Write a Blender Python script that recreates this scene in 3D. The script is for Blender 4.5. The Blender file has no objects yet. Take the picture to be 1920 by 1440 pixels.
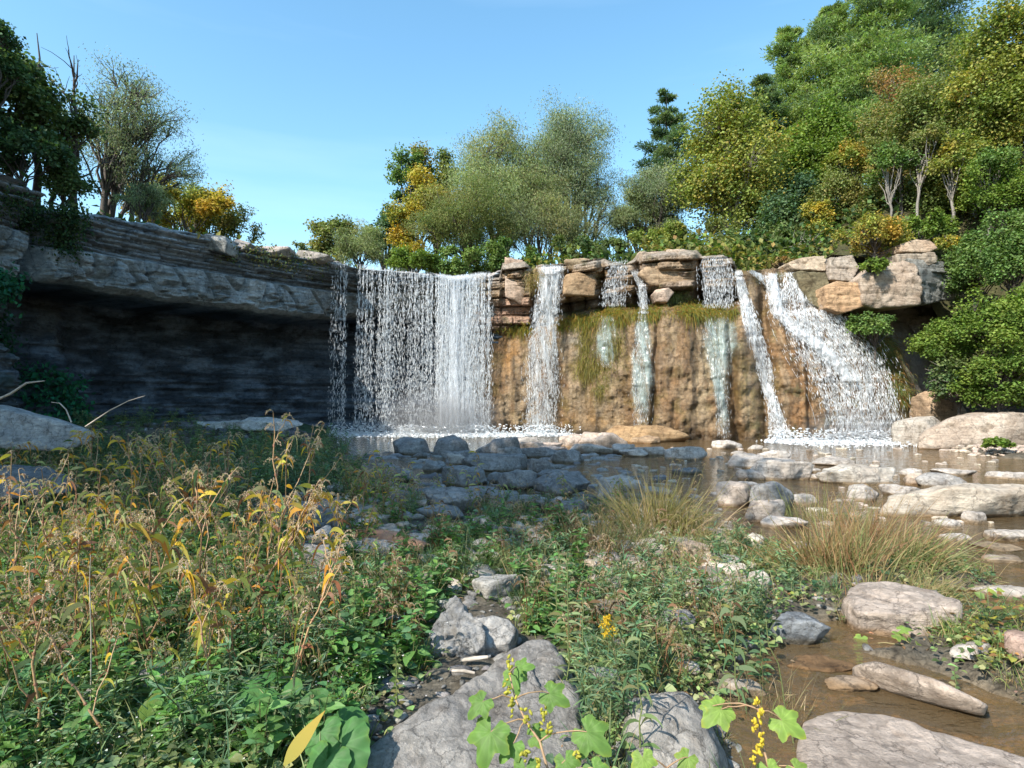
import bpy, bmesh, math
import numpy as np
from mathutils import Vector
R = np.random.default_rng(7)
C = bpy.context.scene.collection
F, CX, HZ, EYE = 1144.0, 960.0, 745.0, 1.7          # focal length in photo pixels, centre column, horizon row, eye height

# ------------------------------------------------------------------ camera, sky, sun, exposure
sc = bpy.context.scene
cam = bpy.data.objects.new("camera", bpy.data.cameras.new("camera")); C.objects.link(cam)
cam.location = (0, 0, EYE); cam.rotation_euler = (math.radians(90), 0, 0)
cam.data.sensor_width = 36; cam.data.lens = F/1920*36
cam.data.shift_y = (HZ-720)/1920; cam.data.clip_end = 2000; cam.data.clip_start = .05
sc.camera = cam
SUN_EL = math.radians(43); SX, SY = -.72, -.695
az = math.atan2(SX, SY)
w = bpy.data.worlds.new("World"); sc.world = w; w.use_nodes = True
nt = w.node_tree
sky = nt.nodes.new("ShaderNodeTexSky"); sky.sky_type = 'NISHITA'; sky.sun_disc = False
sky.sun_elevation = SUN_EL; sky.sun_rotation = az; sky.air_density = 1.2; sky.dust_density = .6; sky.ozone_density = 1.6
hs = nt.nodes.new("ShaderNodeHueSaturation"); hs.inputs['Saturation'].default_value = 1.17; hs.inputs['Value'].default_value = .83; hs.inputs['Hue'].default_value = .486
nt.links.new(sky.outputs[0], hs.inputs['Color'])
# a few faint cirrus wisps in the sky itself
tcw = nt.nodes.new("ShaderNodeTexCoord"); mpw = nt.nodes.new("ShaderNodeMapping"); mpw.inputs['Scale'].default_value = (1.2, 1.2, 9); mpw.inputs['Rotation'].default_value = (0, .12, .3)
nw = nt.nodes.new("ShaderNodeTexNoise"); nw.inputs['Scale'].default_value = 1.6; nw.inputs['Detail'].default_value = 7
rw = nt.nodes.new("ShaderNodeMapRange"); rw.inputs['From Min'].default_value = .52; rw.inputs['From Max'].default_value = .85; rw.inputs['To Max'].default_value = .07
mw = nt.nodes.new("ShaderNodeMix"); mw.data_type = 'RGBA'; mw.inputs[7].default_value = (5.2, 5.9, 6.6, 1)
nt.links.new(tcw.outputs['Generated'], mpw.inputs[0]); nt.links.new(mpw.outputs[0], nw.inputs['Vector']); nt.links.new(nw.outputs[0], rw.inputs[0])
nt.links.new(rw.outputs[0], mw.inputs[0]); nt.links.new(hs.outputs[0], mw.inputs[6])
bg = nt.nodes['Background']; bg.inputs[1].default_value = .15
nt.links.new(mw.outputs[2], bg.inputs[0])
sl = bpy.data.lights.new("sun", 'SUN'); sl.energy = 3.45; sl.angle = math.radians(.53); sl.color = (1, .93, .82)
so = bpy.data.objects.new("sun", sl); C.objects.link(so)
sdir = Vector((SX*math.cos(SUN_EL), SY*math.cos(SUN_EL), math.sin(SUN_EL)))
so.rotation_euler = sdir.to_track_quat('Z', 'Y').to_euler(); so.location = (-20, -20, 30)
sc.view_settings.view_transform = 'Standard'; sc.view_settings.look = 'None'
sc.view_settings.exposure = 1.27; sc.view_settings.gamma = 1
cy = sc.cycles
cy.max_bounces = 7; cy.diffuse_bounces = 3; cy.glossy_bounces = 2; cy.transparent_max_bounces = 24; cy.transmission_bounces = 3
cy.caustics_reflective = False; cy.caustics_refractive = False

# ------------------------------------------------------------------ numeric helpers
_P = np.random.default_rng(3).integers(0, 2**31, 4096)
def _h(i, j, k): return _P[(i*73 + _P[(j*151 + _P[k & 4095]) & 4095]) & 4095]
def _g(h, x, y, z):
    g = h % 12
    u = np.where(g < 8, x, y); v = np.where(g < 4, y, np.where((g == 8) | (g == 10), x, z))
    return np.where(h & 16, -u, u) + np.where(h & 32, -v, v)
def noise(p):
    p = np.asarray(p, float); i = np.floor(p).astype(np.int64); f = p - i
    u = f*f*f*(f*(f*6-15)+10)
    X, Y, Z = i[..., 0], i[..., 1], i[..., 2]; x, y, z = f[..., 0], f[..., 1], f[..., 2]
    def g(a, b, c): return _g(_h(X+a, Y+b, Z+c), x-a, y-b, z-c)
    L = lambda a, b, t: a+(b-a)*t
    return L(L(L(g(0,0,0), g(1,0,0), u[...,0]), L(g(0,1,0), g(1,1,0), u[...,0]), u[...,1]),
             L(L(g(0,0,1), g(1,0,1), u[...,0]), L(g(0,1,1), g(1,1,1), u[...,0]), u[...,1]), u[...,2])*.9
def fbm(p, s=1., o=4, off=0):
    p = np.asarray(p, float)*s + off; a = 1; t = 0
    for k in range(o): t = t + a*noise(p); p = p*2.03+11.7; a *= .5
    return t
def P3(x, y, z=0.): return np.stack(np.broadcast_arrays(np.asarray(x, float), y, z), -1)
def hsh(*a):
    s = 0
    for k, q in enumerate(a): s = s + np.asarray(q, float)*(12.9898+37.719*k)
    v = np.sin(s)*43758.5453; return v-np.floor(v)
def sm(a, b, x): t = np.clip((x-a)/(b-a), 0, 1); return t*t*(3-2*t)
def itp(x, pts): a = np.array(pts, float); return np.interp(x, a[:, 0], a[:, 1])
def at(px, py, Y): return np.stack(np.broadcast_arrays((np.asarray(px, float)-CX)/F*Y, np.asarray(Y, float), EYE+(HZ-np.asarray(py, float))/F*Y), -1)
def unit(v): return v/np.maximum(np.linalg.norm(v, axis=-1, keepdims=True), 1e-9)
def strata(u, z, th=.16, ln=1.3, seed=0):
    """stacked courses of rock: random step per course and per block, seams between them"""
    zz = z/th + .35*noise(P3(u*.35, z*.4, seed)); k = np.floor(zz); fz = zz-k
    uu = u/(ln*(.5+1.1*hsh(k, seed)))+hsh(k, seed+3)*7; m = np.floor(uu); fu = uu-m
    o = (hsh(k, seed+5)-.5)*1.0 + (hsh(k, m, seed+9)-.5)*.9
    seam = -(np.exp(-(np.minimum(fz, 1-fz)/.10)**2)*.8 + np.exp(-(np.minimum(fu, 1-fu)/.03)**2)*.5)
    return o, seam

# ------------------------------------------------------------------ mesh helpers
def mesh(name, v, f, mat, parent=None, col=None, smooth=True, uv=None, attrs=None):
    v = np.ascontiguousarray(v, np.float32).reshape(-1, 3); f = np.ascontiguousarray(f, np.int32)
    n = f.shape[1]; me = bpy.data.meshes.new(name)
    me.vertices.add(len(v)); me.vertices.foreach_set('co', v.ravel())
    me.loops.add(f.size); me.loops.foreach_set('vertex_index', f.ravel())
    me.polygons.add(len(f)); me.polygons.foreach_set('loop_start', np.arange(0, f.size, n, dtype=np.int32))
    me.polygons.foreach_set('use_smooth', np.full(len(f), smooth))
    me.update(calc_edges=True)
    if col is not None:
        c = np.ones((len(v), 4), np.float32); c[:, :3] = np.asarray(col).reshape(-1, 3) if np.size(col) > 3 else col
        a = me.attributes.new('col', 'FLOAT_COLOR', 'POINT'); a.data.foreach_set('color', c.ravel())
    for k, q in (attrs or {}).items():
        a = me.attributes.new(k, 'FLOAT', 'POINT'); a.data.foreach_set('value', np.ascontiguousarray(q, np.float32).ravel())
    if uv is not None:
        l = me.uv_layers.new(name='uv'); l.data.foreach_set('uv', np.asarray(uv, np.float32).reshape(-1, 2)[f.ravel()].ravel())
    o = bpy.data.objects.new(name, me); me.materials.append(mat); C.objects.link(o)
    if parent: o.parent = parent
    return o
def tag(o, label=None, cat=None, group=None, kind=None):
    for k, q in (('label', label), ('category', cat), ('group', group), ('kind', kind)):
        if q: o[k] = q
    return o
def thing(name, label, cat, loc=(0, 0, 0), group=None):
    o = bpy.data.objects.new(name, None); C.objects.link(o); o.location = tuple(float(q) for q in loc); o.empty_display_size = .2
    return tag(o, label, cat, group)
def part(name, v, f, mat, root, **k):
    v = np.asarray(v, float).reshape(-1, 3) - np.array(root.location)
    return mesh(name, v, f, mat, root, **k)
def solo(name, v, f, mat, label, cat, group=None, **k):
    v = np.asarray(v, float).reshape(-1, 3); c = v.mean(0); c[2] = v[:, 2].min()
    o = mesh(name, v-c, f, mat, **k); o.location = c; return tag(o, label, cat, group)
def gridf(nr, nc):
    i = np.arange(nr*nc).reshape(nr, nc)
    return np.stack([i[:-1, :-1], i[:-1, 1:], i[1:, 1:], i[1:, :-1]], -1).reshape(-1, 4)
class Bag:
    """collects vertices, faces and colours"""
    def __init__(s): s.v = []; s.f = []; s.c = []; s.n = 0
    def add(s, v, f, c):
        v = np.asarray(v, float).reshape(-1, 3); s.v.append(v); s.f.append(np.asarray(f)+s.n); s.n += len(v)
        c = np.asarray(c, float); s.c.append(np.broadcast_to(c, (len(v), 3)) if c.ndim == 1 else c.reshape(-1, 3))
    def get(s): return np.concatenate(s.v), np.concatenate(s.f), np.concatenate(s.c)
def rdir(n, rng=R): return unit(rng.normal(size=(n, 3)))
def jit(c, n, a=.25, rng=R, hue=.12):
    c = np.broadcast_to(np.asarray(c, float), (n, 3)); return np.clip(c*(1+a*rng.normal(size=(n, 1)))*(1+hue*rng.normal(size=(n, 3))), .004, .9)
def leaves(p, axis, nrm, L, W, col, shape='oval'):
    """leaf faces: shape 'oval' = folded 6-vertex leaf, 'dia' = 4-vertex leaf"""
    n = len(p); L = np.broadcast_to(L, (n,))[:, None]; W = np.broadcast_to(W, (n,))[:, None]
    a = unit(axis); s = unit(np.cross(a, nrm)); u = unit(np.cross(s, a))
    if shape == 'dia':
        v = np.stack([p, p+a*L*.45+s*W*.5+u*W*.14, p+a*L, p+a*L*.45-s*W*.5+u*W*.14], 1)
        f = np.arange(n*4).reshape(n, 4)
        return v.reshape(-1, 3), f, np.repeat(col, 4, 0)
    v = np.stack([p, p+a*L*.3+s*W*.5+u*W*.16, p+a*L*.66+s*W*.4+u*W*.1-u*L*.05, p+a*L-u*L*.16,
                  p+a*L*.66-s*W*.4+u*W*.1-u*L*.05, p+a*L*.3-s*W*.5+u*W*.16, p+a*L*.45], 1)
    b = np.arange(n)[:, None]*7
    f = np.concatenate([b+np.array([[0, 1, 2, 6]]), b+np.array([[6, 2, 3, 4]]), b+np.array([[0, 6, 4, 5]])])
    return v.reshape(-1, 3), f, np.repeat(col, 7, 0)
def ribbons(p0, d, L, W, bend, col0, col1, ns=4, prof=None, curl=0., rng=R, side=None):
    """curved tapering strips: grass blades, long leaves"""
    n = len(p0); s = np.linspace(0, 1, ns+1)[None, :, None]
    L = np.broadcast_to(L, (n,))[:, None, None]; W = np.broadcast_to(W, (n,))[:, None, None]; bend = np.broadcast_to(bend, (n,))[:, None, None]
    d = unit(d)[:, None]; dn = np.array([0, 0, -1.])
    c = p0[:, None]+d*L*s*(1-.25*bend*s)+dn*bend*L*s**2*.75
    if np.any(curl): c = c+unit(rng.normal(size=(n, 1, 3)))*L*curl*s*s*(1-s)*2
    t = unit(np.gradient(c, axis=1))
    ref = side[:, None] if side is not None else unit(rng.normal(size=(n, 1, 3))*np.array([1, 1, .3]))
    sd = unit(np.cross(t, np.broadcast_to(ref, t.shape)))
    pr = (1-s)**.6*(.55+.9*s*(1-s)*2) if prof is None else np.array(prof)[None, :, None]
    w = sd*W*pr*.5
    v = np.stack([c-w, c+w], 2)
    b = np.arange(n)[:, None, None]*(2*(ns+1))+np.arange(ns)[None, :, None]*2
    f = (b+np.array([0, 1, 3, 2])[None, None]).reshape(-1, 4)
    cc = col0[:, None]*(1-s)+col1[:, None]*s
    return v.reshape(-1, 3), f, np.repeat(cc.reshape(-1, 3), 2, 0)
def tubes(paths, radii, sides=6):
    """paths: list of (k,3) arrays with radii (k,) -> quads"""
    V, Fc, n0 = [], [], 0; th = np.linspace(0, 2*np.pi, sides, endpoint=False)
    for p, r in zip(paths, radii):
        p = np.asarray(p, float); t = unit(np.gradient(p, axis=0))
        ref = np.array([0., 0, 1]) if abs(t[0, 2]) < .9 else np.array([1., 0, 0])
        a = unit(np.cross(t, ref)); b = np.cross(t, a); r = np.asarray(r)[:, None, None]
        v = p[:, None]+r*(a[:, None]*np.cos(th)[None, :, None]+b[:, None]*np.sin(th)[None, :, None])
        k = len(p); i = np.arange(k*sides).reshape(k, sides)+n0; j = np.roll(i, -1, 1)
        V.append(v.reshape(-1, 3)); Fc.append(np.stack([i[:-1], j[:-1], j[1:], i[1:]], -1).reshape(-1, 4)); n0 += k*sides
    return np.concatenate(V), np.concatenate(Fc)
def curve(a, b, k=6, sag=0., wob=.05, rng=R):
    a = np.asarray(a, float); b = np.asarray(b, float); s = np.linspace(0, 1, k)[:, None]; L = np.linalg.norm(b-a)
    o = rng.normal(size=(k, 3))*wob*L; o[0] = 0; o[-1] = 0
    return a+(b-a)*s+np.array([0, 0, 1.])*sag*L*4*s*(1-s)+o*.6

# ------------------------------------------------------------------ materials
def newmat(name):
    m = bpy.data.materials.new(name); m.use_nodes = True; t = m.node_tree; t.nodes.clear()
    o = t.nodes.new('ShaderNodeOutputMaterial')
    def N(ty, **k):
        q = t.nodes.new('ShaderNode'+ty)
        for a, b in k.items():
            if a.startswith('_'): setattr(q, a[1:], b)
            else:
                key = int(a[1:]) if a[0] == 'i' and a[1:].isdigit() else a.replace('__', ' ')
                if isinstance(b, bpy.types.NodeSocket): t.links.new(b, q.inputs[key])
                else: q.inputs[key].default_value = b
        return q
    return m, t, o, N
def rock_mat(name, ca, cb, dark=(.35, .34, .33), rough=.85, bump=.5, scale=1., strat=0., spec=.3, crack=.5, attr=True, seam=.5):
    m, t, o, N = newmat(name)
    g = N('NewGeometry'); pos = g.outputs['Position']
    n1 = N('TexNoise', Vector=pos, Scale=.9*scale, Detail=9., Roughness=.62)
    n2 = N('TexNoise', Vector=pos, Scale=7*scale, Detail=8., Roughness=.7)
    mp = N('Mapping', Vector=pos, Scale=(.7, .7, 7.)); n3 = N('TexNoise', Vector=mp.outputs[0], Scale=1.6*scale, Detail=6., Roughness=.65)
    r1 = N('MapRange', Value=n1.outputs[0], **{'From__Min': .36, 'From__Max': .64})
    c1 = N('Mix', _data_type='RGBA', i0=r1.outputs[0], i6=(*ca, 1), i7=(*cb, 1))
    r2 = N('MapRange', Value=n2.outputs[0], **{'From__Min': .3, 'From__Max': .72, 'To__Min': .62, 'To__Max': 1.25})
    r3 = N('MapRange', Value=n3.outputs[0], **{'From__Min': .32, 'From__Max': .55, 'To__Min': 1-.6*seam, 'To__Max': 1.05})
    mu = N('Math', _operation='MULTIPLY', i0=r2.outputs[0], i1=r3.outputs[0])
    c2 = N('VectorMath', _operation='SCALE', i0=c1.outputs[2], Scale=mu.outputs[0])
    # stains
    n4 = N('TexNoise', Vector=pos, Scale=2.3*scale, Detail=5.); r4 = N('MapRange', Value=n4.outputs[0], **{'From__Min': .56, 'From__Max': .7, 'To__Max': .7})
    c3 = N('Mix', _data_type='RGBA', _blend_type='MULTIPLY', i0=r4.outputs[0], i6=c2.outputs[0], i7=(*dark, 1))
    last = c3.outputs[2]
    vc = N('TexVoronoi', Vector=N('VectorMath', _operation='ADD', i0=pos, i1=N('VectorMath', _operation='SCALE', i0=n1.outputs['Color'], Scale=1.4/scale).outputs[0]).outputs[0], Scale=1.15*scale, _feature='DISTANCE_TO_EDGE')
    rc = N('MapRange', Value=vc.outputs['Distance'], **{'From__Max': .022, 'To__Min': .45, 'To__Max': 1.})
    last = N('VectorMath', _operation='SCALE', i0=last, Scale=rc.outputs[0]).outputs[0]
    if attr:
        at_ = N('Attribute', _attribute_name='col')
        c4 = N('Mix', _data_type='RGBA', _blend_type='MULTIPLY', i0=1., i6=last, i7=at_.outputs['Color']); last = c4.outputs[2]
    vo = N('TexVoronoi', Vector=N('VectorMath', _operation='ADD', i0=pos, i1=N('VectorMath', _operation='SCALE', i0=n2.outputs['Color'], Scale=.5/scale).outputs[0]).outputs[0], Scale=1.7*scale, _feature='DISTANCE_TO_EDGE')
    rv = N('MapRange', Value=vo.outputs['Distance'], **{'From__Max': .05, 'To__Min': 1-crack, 'To__Max': 1.})
    hsum = N('Math', _operation='ADD', i0=N('Math', _operation='MULTIPLY', i0=n2.outputs[0], i1=1.).outputs[0], i1=N('Math', _operation='MULTIPLY', i0=n3.outputs[0], i1=strat).outputs[0])
    hs2 = N('Math', _operation='ADD', i0=hsum.outputs[0], i1=N('Math', _operation='MULTIPLY', i0=rv.outputs[0], i1=.5).outputs[0])
    n5 = N('TexNoise', Vector=pos, Scale=30*scale, Detail=6., Roughness=.7)
    hs3 = N('Math', _operation='ADD', i0=hs2.outputs[0], i1=N('Math', _operation='MULTIPLY', i0=n5.outputs[0], i1=.35).outputs[0])
    b = N('Bump', Strength=bump, Distance=.12/scale, Height=hs3.outputs[0])
    p = N('BsdfPrincipled', Base__Color=last, Roughness=rough, Normal=b.outputs[0]); p.inputs['Specular IOR Level'].default_value = spec
    t.links.new(p.outputs[0], o.inputs[0]); return m
def leaf_mat(name, tr=.35, rough=.5, spec=.25):
    m, t, o, N = newmat(name); a = N('Attribute', _attribute_name='col')
    d = N('BsdfPrincipled', Base__Color=a.outputs['Color'], Roughness=rough); d.inputs['Specular IOR Level'].default_value = spec
    br = N('Mix', _data_type='RGBA', _blend_type='MULTIPLY', i0=1., i6=a.outputs['Color'], i7=(1.5, 1.6, .7, 1))
    q = N('BsdfTranslucent', Color=br.outputs[2]); x = N('MixShader', i0=tr, i1=d.outputs[0], i2=q.outputs[0])
    t.links.new(x.outputs[0], o.inputs[0]); return m
def plain_mat(name, col, rough=.8, bump=.3, sc_=20., var=.35, attr=False):
    m, t, o, N = newmat(name); g = N('NewGeometry')
    n = N('TexNoise', Vector=g.outputs['Position'], Scale=sc_, Detail=6.); r = N('MapRange', Value=n.outputs[0], **{'From__Min': .3, 'From__Max': .7, 'To__Min': 1-var, 'To__Max': 1+var})
    base = N('Attribute', _attribute_name='col').outputs['Color'] if attr else None
    c = N('VectorMath', _operation='SCALE', Scale=r.outputs[0])
    if attr: t.links.new(base, c.inputs[0])
    else: c.inputs[0].default_value = col
    p = N('BsdfPrincipled', Base__Color=c.outputs[0], Roughness=rough, Normal=N('Bump', Strength=bump, Distance=.02, Height=n.outputs[0]).outputs[0])
    t.links.new(p.outputs[0], o.inputs[0]); return m
M = {}
M['lime'] = rock_mat('grey_limestone', (.27, .30, .31), (.50, .51, .50), bump=.8, strat=.5, seam=.45)
M['shale'] = rock_mat('dark_wet_shale', (.032, .038, .048), (.06, .064, .07), bump=.6, strat=1.5, rough=.6)
M['fall'] = rock_mat('wet_ochre_rock', (.55, .53, .50), (1., .98, .95), dark=(.45, .42, .36), bump=1., strat=.4, rough=.36, spec=.5, seam=.25, scale=1.9)
M['pale'] = rock_mat('pale_river_rock', (.42, .375, .33), (.60, .54, .48), dark=(.6, .55, .5), bump=.75, scale=2.2, strat=.5, seam=.35)
M['grey'] = rock_mat('grey_river_rock', (.20, .20, .20), (.36, .35, .335), dark=(.62, .56, .5), bump=.8, scale=3., strat=.3, seam=.25)
M['block'] = rock_mat('pinkish_ledge_rock', (.40, .34, .28), (.50, .46, .40), dark=(.45, .42, .36), bump=.6, scale=1.4, strat=.8, seam=.5)
M['soil'] = rock_mat('gravel_and_silt', (.10, .085, .065), (.22, .20, .17), bump=.9, scale=6., seam=.2)
M['hill'] = rock_mat('leaf_litter', (.05, .045, .02), (.08, .08, .03), bump=.6, scale=2.)
M['leaf'] = leaf_mat('leaf'); M['leaf_far'] = leaf_mat('tree_leaf', .3, .6, .2)
M['big_leaf'] = leaf_mat('broad_leaf', .3, .55, .25)
M['bark'] = plain_mat('bark', (.07, .058, .048)); M['bark_pale'] = plain_mat('pale_bark', (.21, .19, .165)); M['bark_col'] = plain_mat('stem', None, .6, .1, 40., .2, True)
M['wood'] = plain_mat('driftwood', (.42, .37, .31), sc_=14.); M['red_wood'] = plain_mat('reddish_wood', (.42, .22, .14), sc_=9.)

def water_mat():
    m, t, o, N = newmat('stream_water'); g = N('NewGeometry'); pos = g.outputs['Position']
    mp = N('Mapping', Vector=pos, Scale=(1., 2.2, 1.)); n1 = N('TexNoise', Vector=mp.outputs[0], Scale=2.2, Detail=5., Roughness=.6, Distortion=.6)
    n2 = N('TexNoise', Vector=pos, Scale=9., Detail=3.)
    h = N('Math', _operation='ADD', i0=n1.outputs[0], i1=N('Math', _operation='MULTIPLY', i0=n2.outputs[0], i1=.3).outputs[0])
    b = N('Bump', Strength=.6, Distance=.09, Height=h.outputs[0])
    dp = N('Attribute', _attribute_name='col')
    tr = N('BsdfTransparent', Color=dp.outputs['Color'])
    gl = N('BsdfGlossy', Roughness=.04, Normal=b.outputs[0], Color=(1, 1, 1, 1))
    fr = N('Fresnel', IOR=1.34, Normal=b.outputs[0])
    df = N('BsdfDiffuse', Color=(.27, .19, .10, 1)); x0 = N('MixShader', i0=.30, i1=tr.outputs[0], i2=df.outputs[0])
    x = N('MixShader', i0=fr.outputs[0], i1=x0.outputs[0], i2=gl.outputs[0])
    t.links.new(x.outputs[0], o.inputs[0]); return m
M['water'] = water_mat()
def spray_mat(name, alpha_nodes=True, tint=(.93, .96, .98), fine=1.):
    """falling water: broken white strands with clear gaps (uv: x across in metres, y along the fall in metres)"""
    m, t, o, N = newmat(name)
    d = N('BsdfDiffuse', Color=(*tint, 1)); q = N('BsdfTranslucent', Color=(*tint, 1)); g = N('BsdfGlossy', Roughness=.25)
    x = N('MixShader', i0=.45, i1=d.outputs[0], i2=q.outputs[0]); x = N('MixShader', i0=.08, i1=x.outputs[0], i2=g.outputs[0])
    if not alpha_nodes: t.links.new(x.outputs[0], o.inputs[0]); return m
    uv = N('UVMap', _uv_map='uv'); den = N('Attribute', _attribute_name='dens')
    n1 = N('TexNoise', Vector=N('Mapping', Vector=uv.outputs[0], Scale=(7., .38, 1)).outputs[0], Scale=1.3, Detail=5., Roughness=.6)
    n2 = N('TexNoise', Vector=N('Mapping', Vector=uv.outputs[0], Scale=(24, 3.2, 1)).outputs[0], Scale=1.1*fine, Detail=4., Roughness=.75, Distortion=.5)
    s = N('Math', _operation='ADD', i0=N('Math', _operation='MULTIPLY', i0=n1.outputs[0], i1=.95).outputs[0], i1=N('Math', _operation='MULTIPLY', i0=n2.outputs[0], i1=1.0).outputs[0])
    s = N('Math', _operation='ADD', i0=s.outputs[0], i1=den.outputs['Fac'])
    a = N('MapRange', Value=s.outputs[0], **{'From__Min': .93, 'From__Max': 1.2})
    e = N('Attribute', _attribute_name='edge')
    a2 = N('Math', _operation='MULTIPLY', i0=a.outputs[0], i1=e.outputs['Fac'])
    b = N('Bump', Strength=.9, Distance=.08, Height=s.outputs[0])
    for k in (d, q): t.links.new(b.outputs[0], k.inputs['Normal'])
    tr = N('BsdfTransparent'); y = N('MixShader', i0=a2.outputs[0], i1=tr.outputs[0], i2=x.outputs[0])
    t.links.new(y.outputs[0], o.inputs[0]); return m
M['spray'] = spray_mat('falling_water'); M['drop'] = spray_mat('water_drops', False)
M['film'] = spray_mat('thin_water_film', tint=(.62, .76, .74))

# ------------------------------------------------------------------ lie of the land
BAR = np.array([(-30, -12), (-30, 17), (-12.5, 21), (-8.6, 23.5), (-6.2, 22.2), (-4.2, 17), (-3.3, 13.2), (-1.7, 10.4), (-.4, 9.3), (1.1, 9.2), (2.2, 9.4), (2.9, 8.9), (2.6, 7.5),
                (3.3, 6.6), (4.4, 6.4), (4.5, 5.4), (3.6, 4.6), (2.75, 4.45), (1.95, 4.2), (1.62, 3.8), (1.42, 3.3), (1.3, 2.9), (1.2, 2.4), (1.4, 0), (3, -12)])
BANK = np.array([(2.15, 4.1), (2.62, 3.4), (2.75, 3.0), (6, 2.4), (9, 3.5), (8, 5.), (5.5, 4.7), (4.0, 4.6), (3.3, 4.5), (2.7, 4.4)])
def sdist(x, y, poly):
    x = np.asarray(x, float); y = np.asarray(y, float); d = np.full(x.shape, 1e9); ins = np.zeros(x.shape, bool)
    for a, b in zip(poly, np.roll(poly, -1, 0)):
        e = b-a; t = np.clip(((x-a[0])*e[0]+(y-a[1])*e[1])/(e@e), 0, 1)
        d = np.minimum(d, np.hypot(x-a[0]-t*e[0], y-a[1]-t*e[1]))
        if a[1] != b[1]: ins ^= ((a[1] > y) != (b[1] > y)) & (x < (b[0]-a[0])*(y-a[1])/(b[1]-a[1])+a[0])
    return np.where(ins, d, -d)
def gz(x, y):
    x = np.asarray(x, float); y = np.asarray(y, float); p = P3(x, y, 0)
    z = -.27+.06*fbm(p, .9, 3)
    wob = .35*fbm(p, .8, 3, 5.)*sm(2, 6, y)
    z = z+.40*sm(-.45, .7, sdist(x, y, BAR)+wob)+.36*sm(-.2, .35, sdist(x, y, BANK))
    z = z+.05*fbm(p, 2.3, 3)*sm(-.3, .1, z+.2)+.02*fbm(p, 9., 2)
    z = z-.25*sm(22, 25, y)*sm(8, 2, np.abs(x+4))                      # plunge pool
    z = z+.7*sm(-8.2, -12, x)*sm(16, 21, y)+.35*sm(-7.2, -9.5, x)*sm(21, 25, y) # debris under the overhang
    z = z+sm(-5.5, -11, x)*.5*sm(14, 8, y)
    z = z+.42*sm(13.2, 14.6, x-(y-19)*.2)*sm(14.5, 17.5, y)+np.maximum(0, x-16.2-.1*(20-y)*(y < 20))*.85
    return z
def G(px, py, z=None):
    """point of the ground seen at a pixel"""
    h = .1 if z is None else z
    for _ in range(6):
        Y = (EYE-h)*F/(py-HZ); X = (px-CX)/F*Y
        if z is None: h = .5*h+.5*float(gz(X, Y))
    return np.array([X, Y, h])
ys = np.concatenate([np.arange(-14, 1.5, .5), 1.5*np.exp(np.linspace(0, np.log(33/1.5), 420))]); xs = np.concatenate([np.arange(-34, -9, .22), np.arange(-9, 7, .045), np.arange(7, 34, .2)])
gx, gy = np.meshgrid(xs, ys); zz = gz(gx, gy)
inch = sm(.05, -.12, zz)[..., None]
gc = (1-inch)*np.array([.8, .78, .72])+inch*np.array([2.0, 1.45, .85])
gc = gc*(1+.2*fbm(P3(gx, gy), 1.3, 3))[..., None]
pool = (sm(21, 24, gy)*sm(3, -1, gx))[..., None]; gc = gc*(1-pool)+pool*np.array([.6, 1.2, .8])
tag(mesh('ground', np.stack([gx, gy, zz], -1), gridf(*gx.shape), M['soil'], col=gc), kind='structure')
xs = np.linspace(-34, 34, 90); ys = np.linspace(-14, 31, 60); wx, wy = np.meshgrid(xs, ys)
wp = (sm(20, 24, wy)*sm(3, -1, wx))[..., None]
wc = np.array([.74, .62, .42])*(1-wp)+wp*np.array([.42, .66, .54])
tag(mesh('water', np.stack([wx, wy, wx*0], -1), gridf(*wx.shape), M['water'], col=wc), kind='structure')
tag(mesh('far_ground', [(-400, -200, -.9), (400, -200, -.9), (400, 500, -.9), (-400, 500, -.9)], [(0, 1, 2, 3)], M['hill'], col=(1., 1., 1.)), kind='structure')

# ------------------------------------------------------------------ left cliff: overhanging ledge and the hollow beneath it
TOPZ = 7.8
def ledgeY(px): return itp(px, [(0, 16.6), (60, 17.4), (100, 18.4), (200, 20.0), (300, 21.5), (400, 23.1), (500, 24.8), (600, 26.5), (640, 27.3), (672, 28.0), (750, 28.6), (850, 28.8), (920, 28.9), (975, 29.6)])
cp = [(-15, -16), (-14.2, -8), (-13.6, 0), (-13.9, 8), (-14.0, 13)]+[((p-CX)/F*ledgeY(p), ledgeY(p)) for p in np.arange(0, 980, 25)]
cp = np.array(cp); cs = np.concatenate([[0], np.cumsum(np.hypot(*np.diff(cp, axis=0).T))])
u0 = cs[5]; us = np.concatenate([np.arange(0, u0-2, .25), np.arange(u0-2, cs[-1], .045)])
px_ = np.interp(us, cs, cp[:, 0]); py_ = np.interp(us, cs, cp[:, 1])
k = np.ones(25)/25; smx = np.convolve(np.pad(px_, 12, 'edge'), k, 'valid'); smy = np.convolve(np.pad(py_, 12, 'edge'), k, 'valid')
tx, ty = np.gradient(smx), np.gradient(smy); q = np.hypot(tx, ty); nx, ny = ty/q, -tx/q
pxc = CX+px_/py_*F                                                     # photo column of each station
pxc = np.where(us < u0, -50-(u0-us)*30, pxc)
topz = itp(pxc, [(-900, 7.9), (-50, 7.9), (40, 7.85), (92, 7.75), (105, 7.45), (160, 7.5), (230, 7.75), (300, 7.85), (420, 7.9), (500, 7.8), (600, 7.75), (640, 7.8), (672, 7.72), (760, 7.72), (850, 7.45), (905, 7.4), (940, 7.8)])+.07*fbm(P3(us, 0, 0), .9, 3)+.12*(hsh(np.floor(us/.8))-.5)
cave = itp(pxc, [(-900, .2), (-200, .3), (0, .8), (60, 1.3), (120, 3.0), (200, 4.5), (350, 5.2), (500, 5.), (680, 4.2), (800, 3.), (880, 1.4), (930, .5), (980, .4)])
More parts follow.
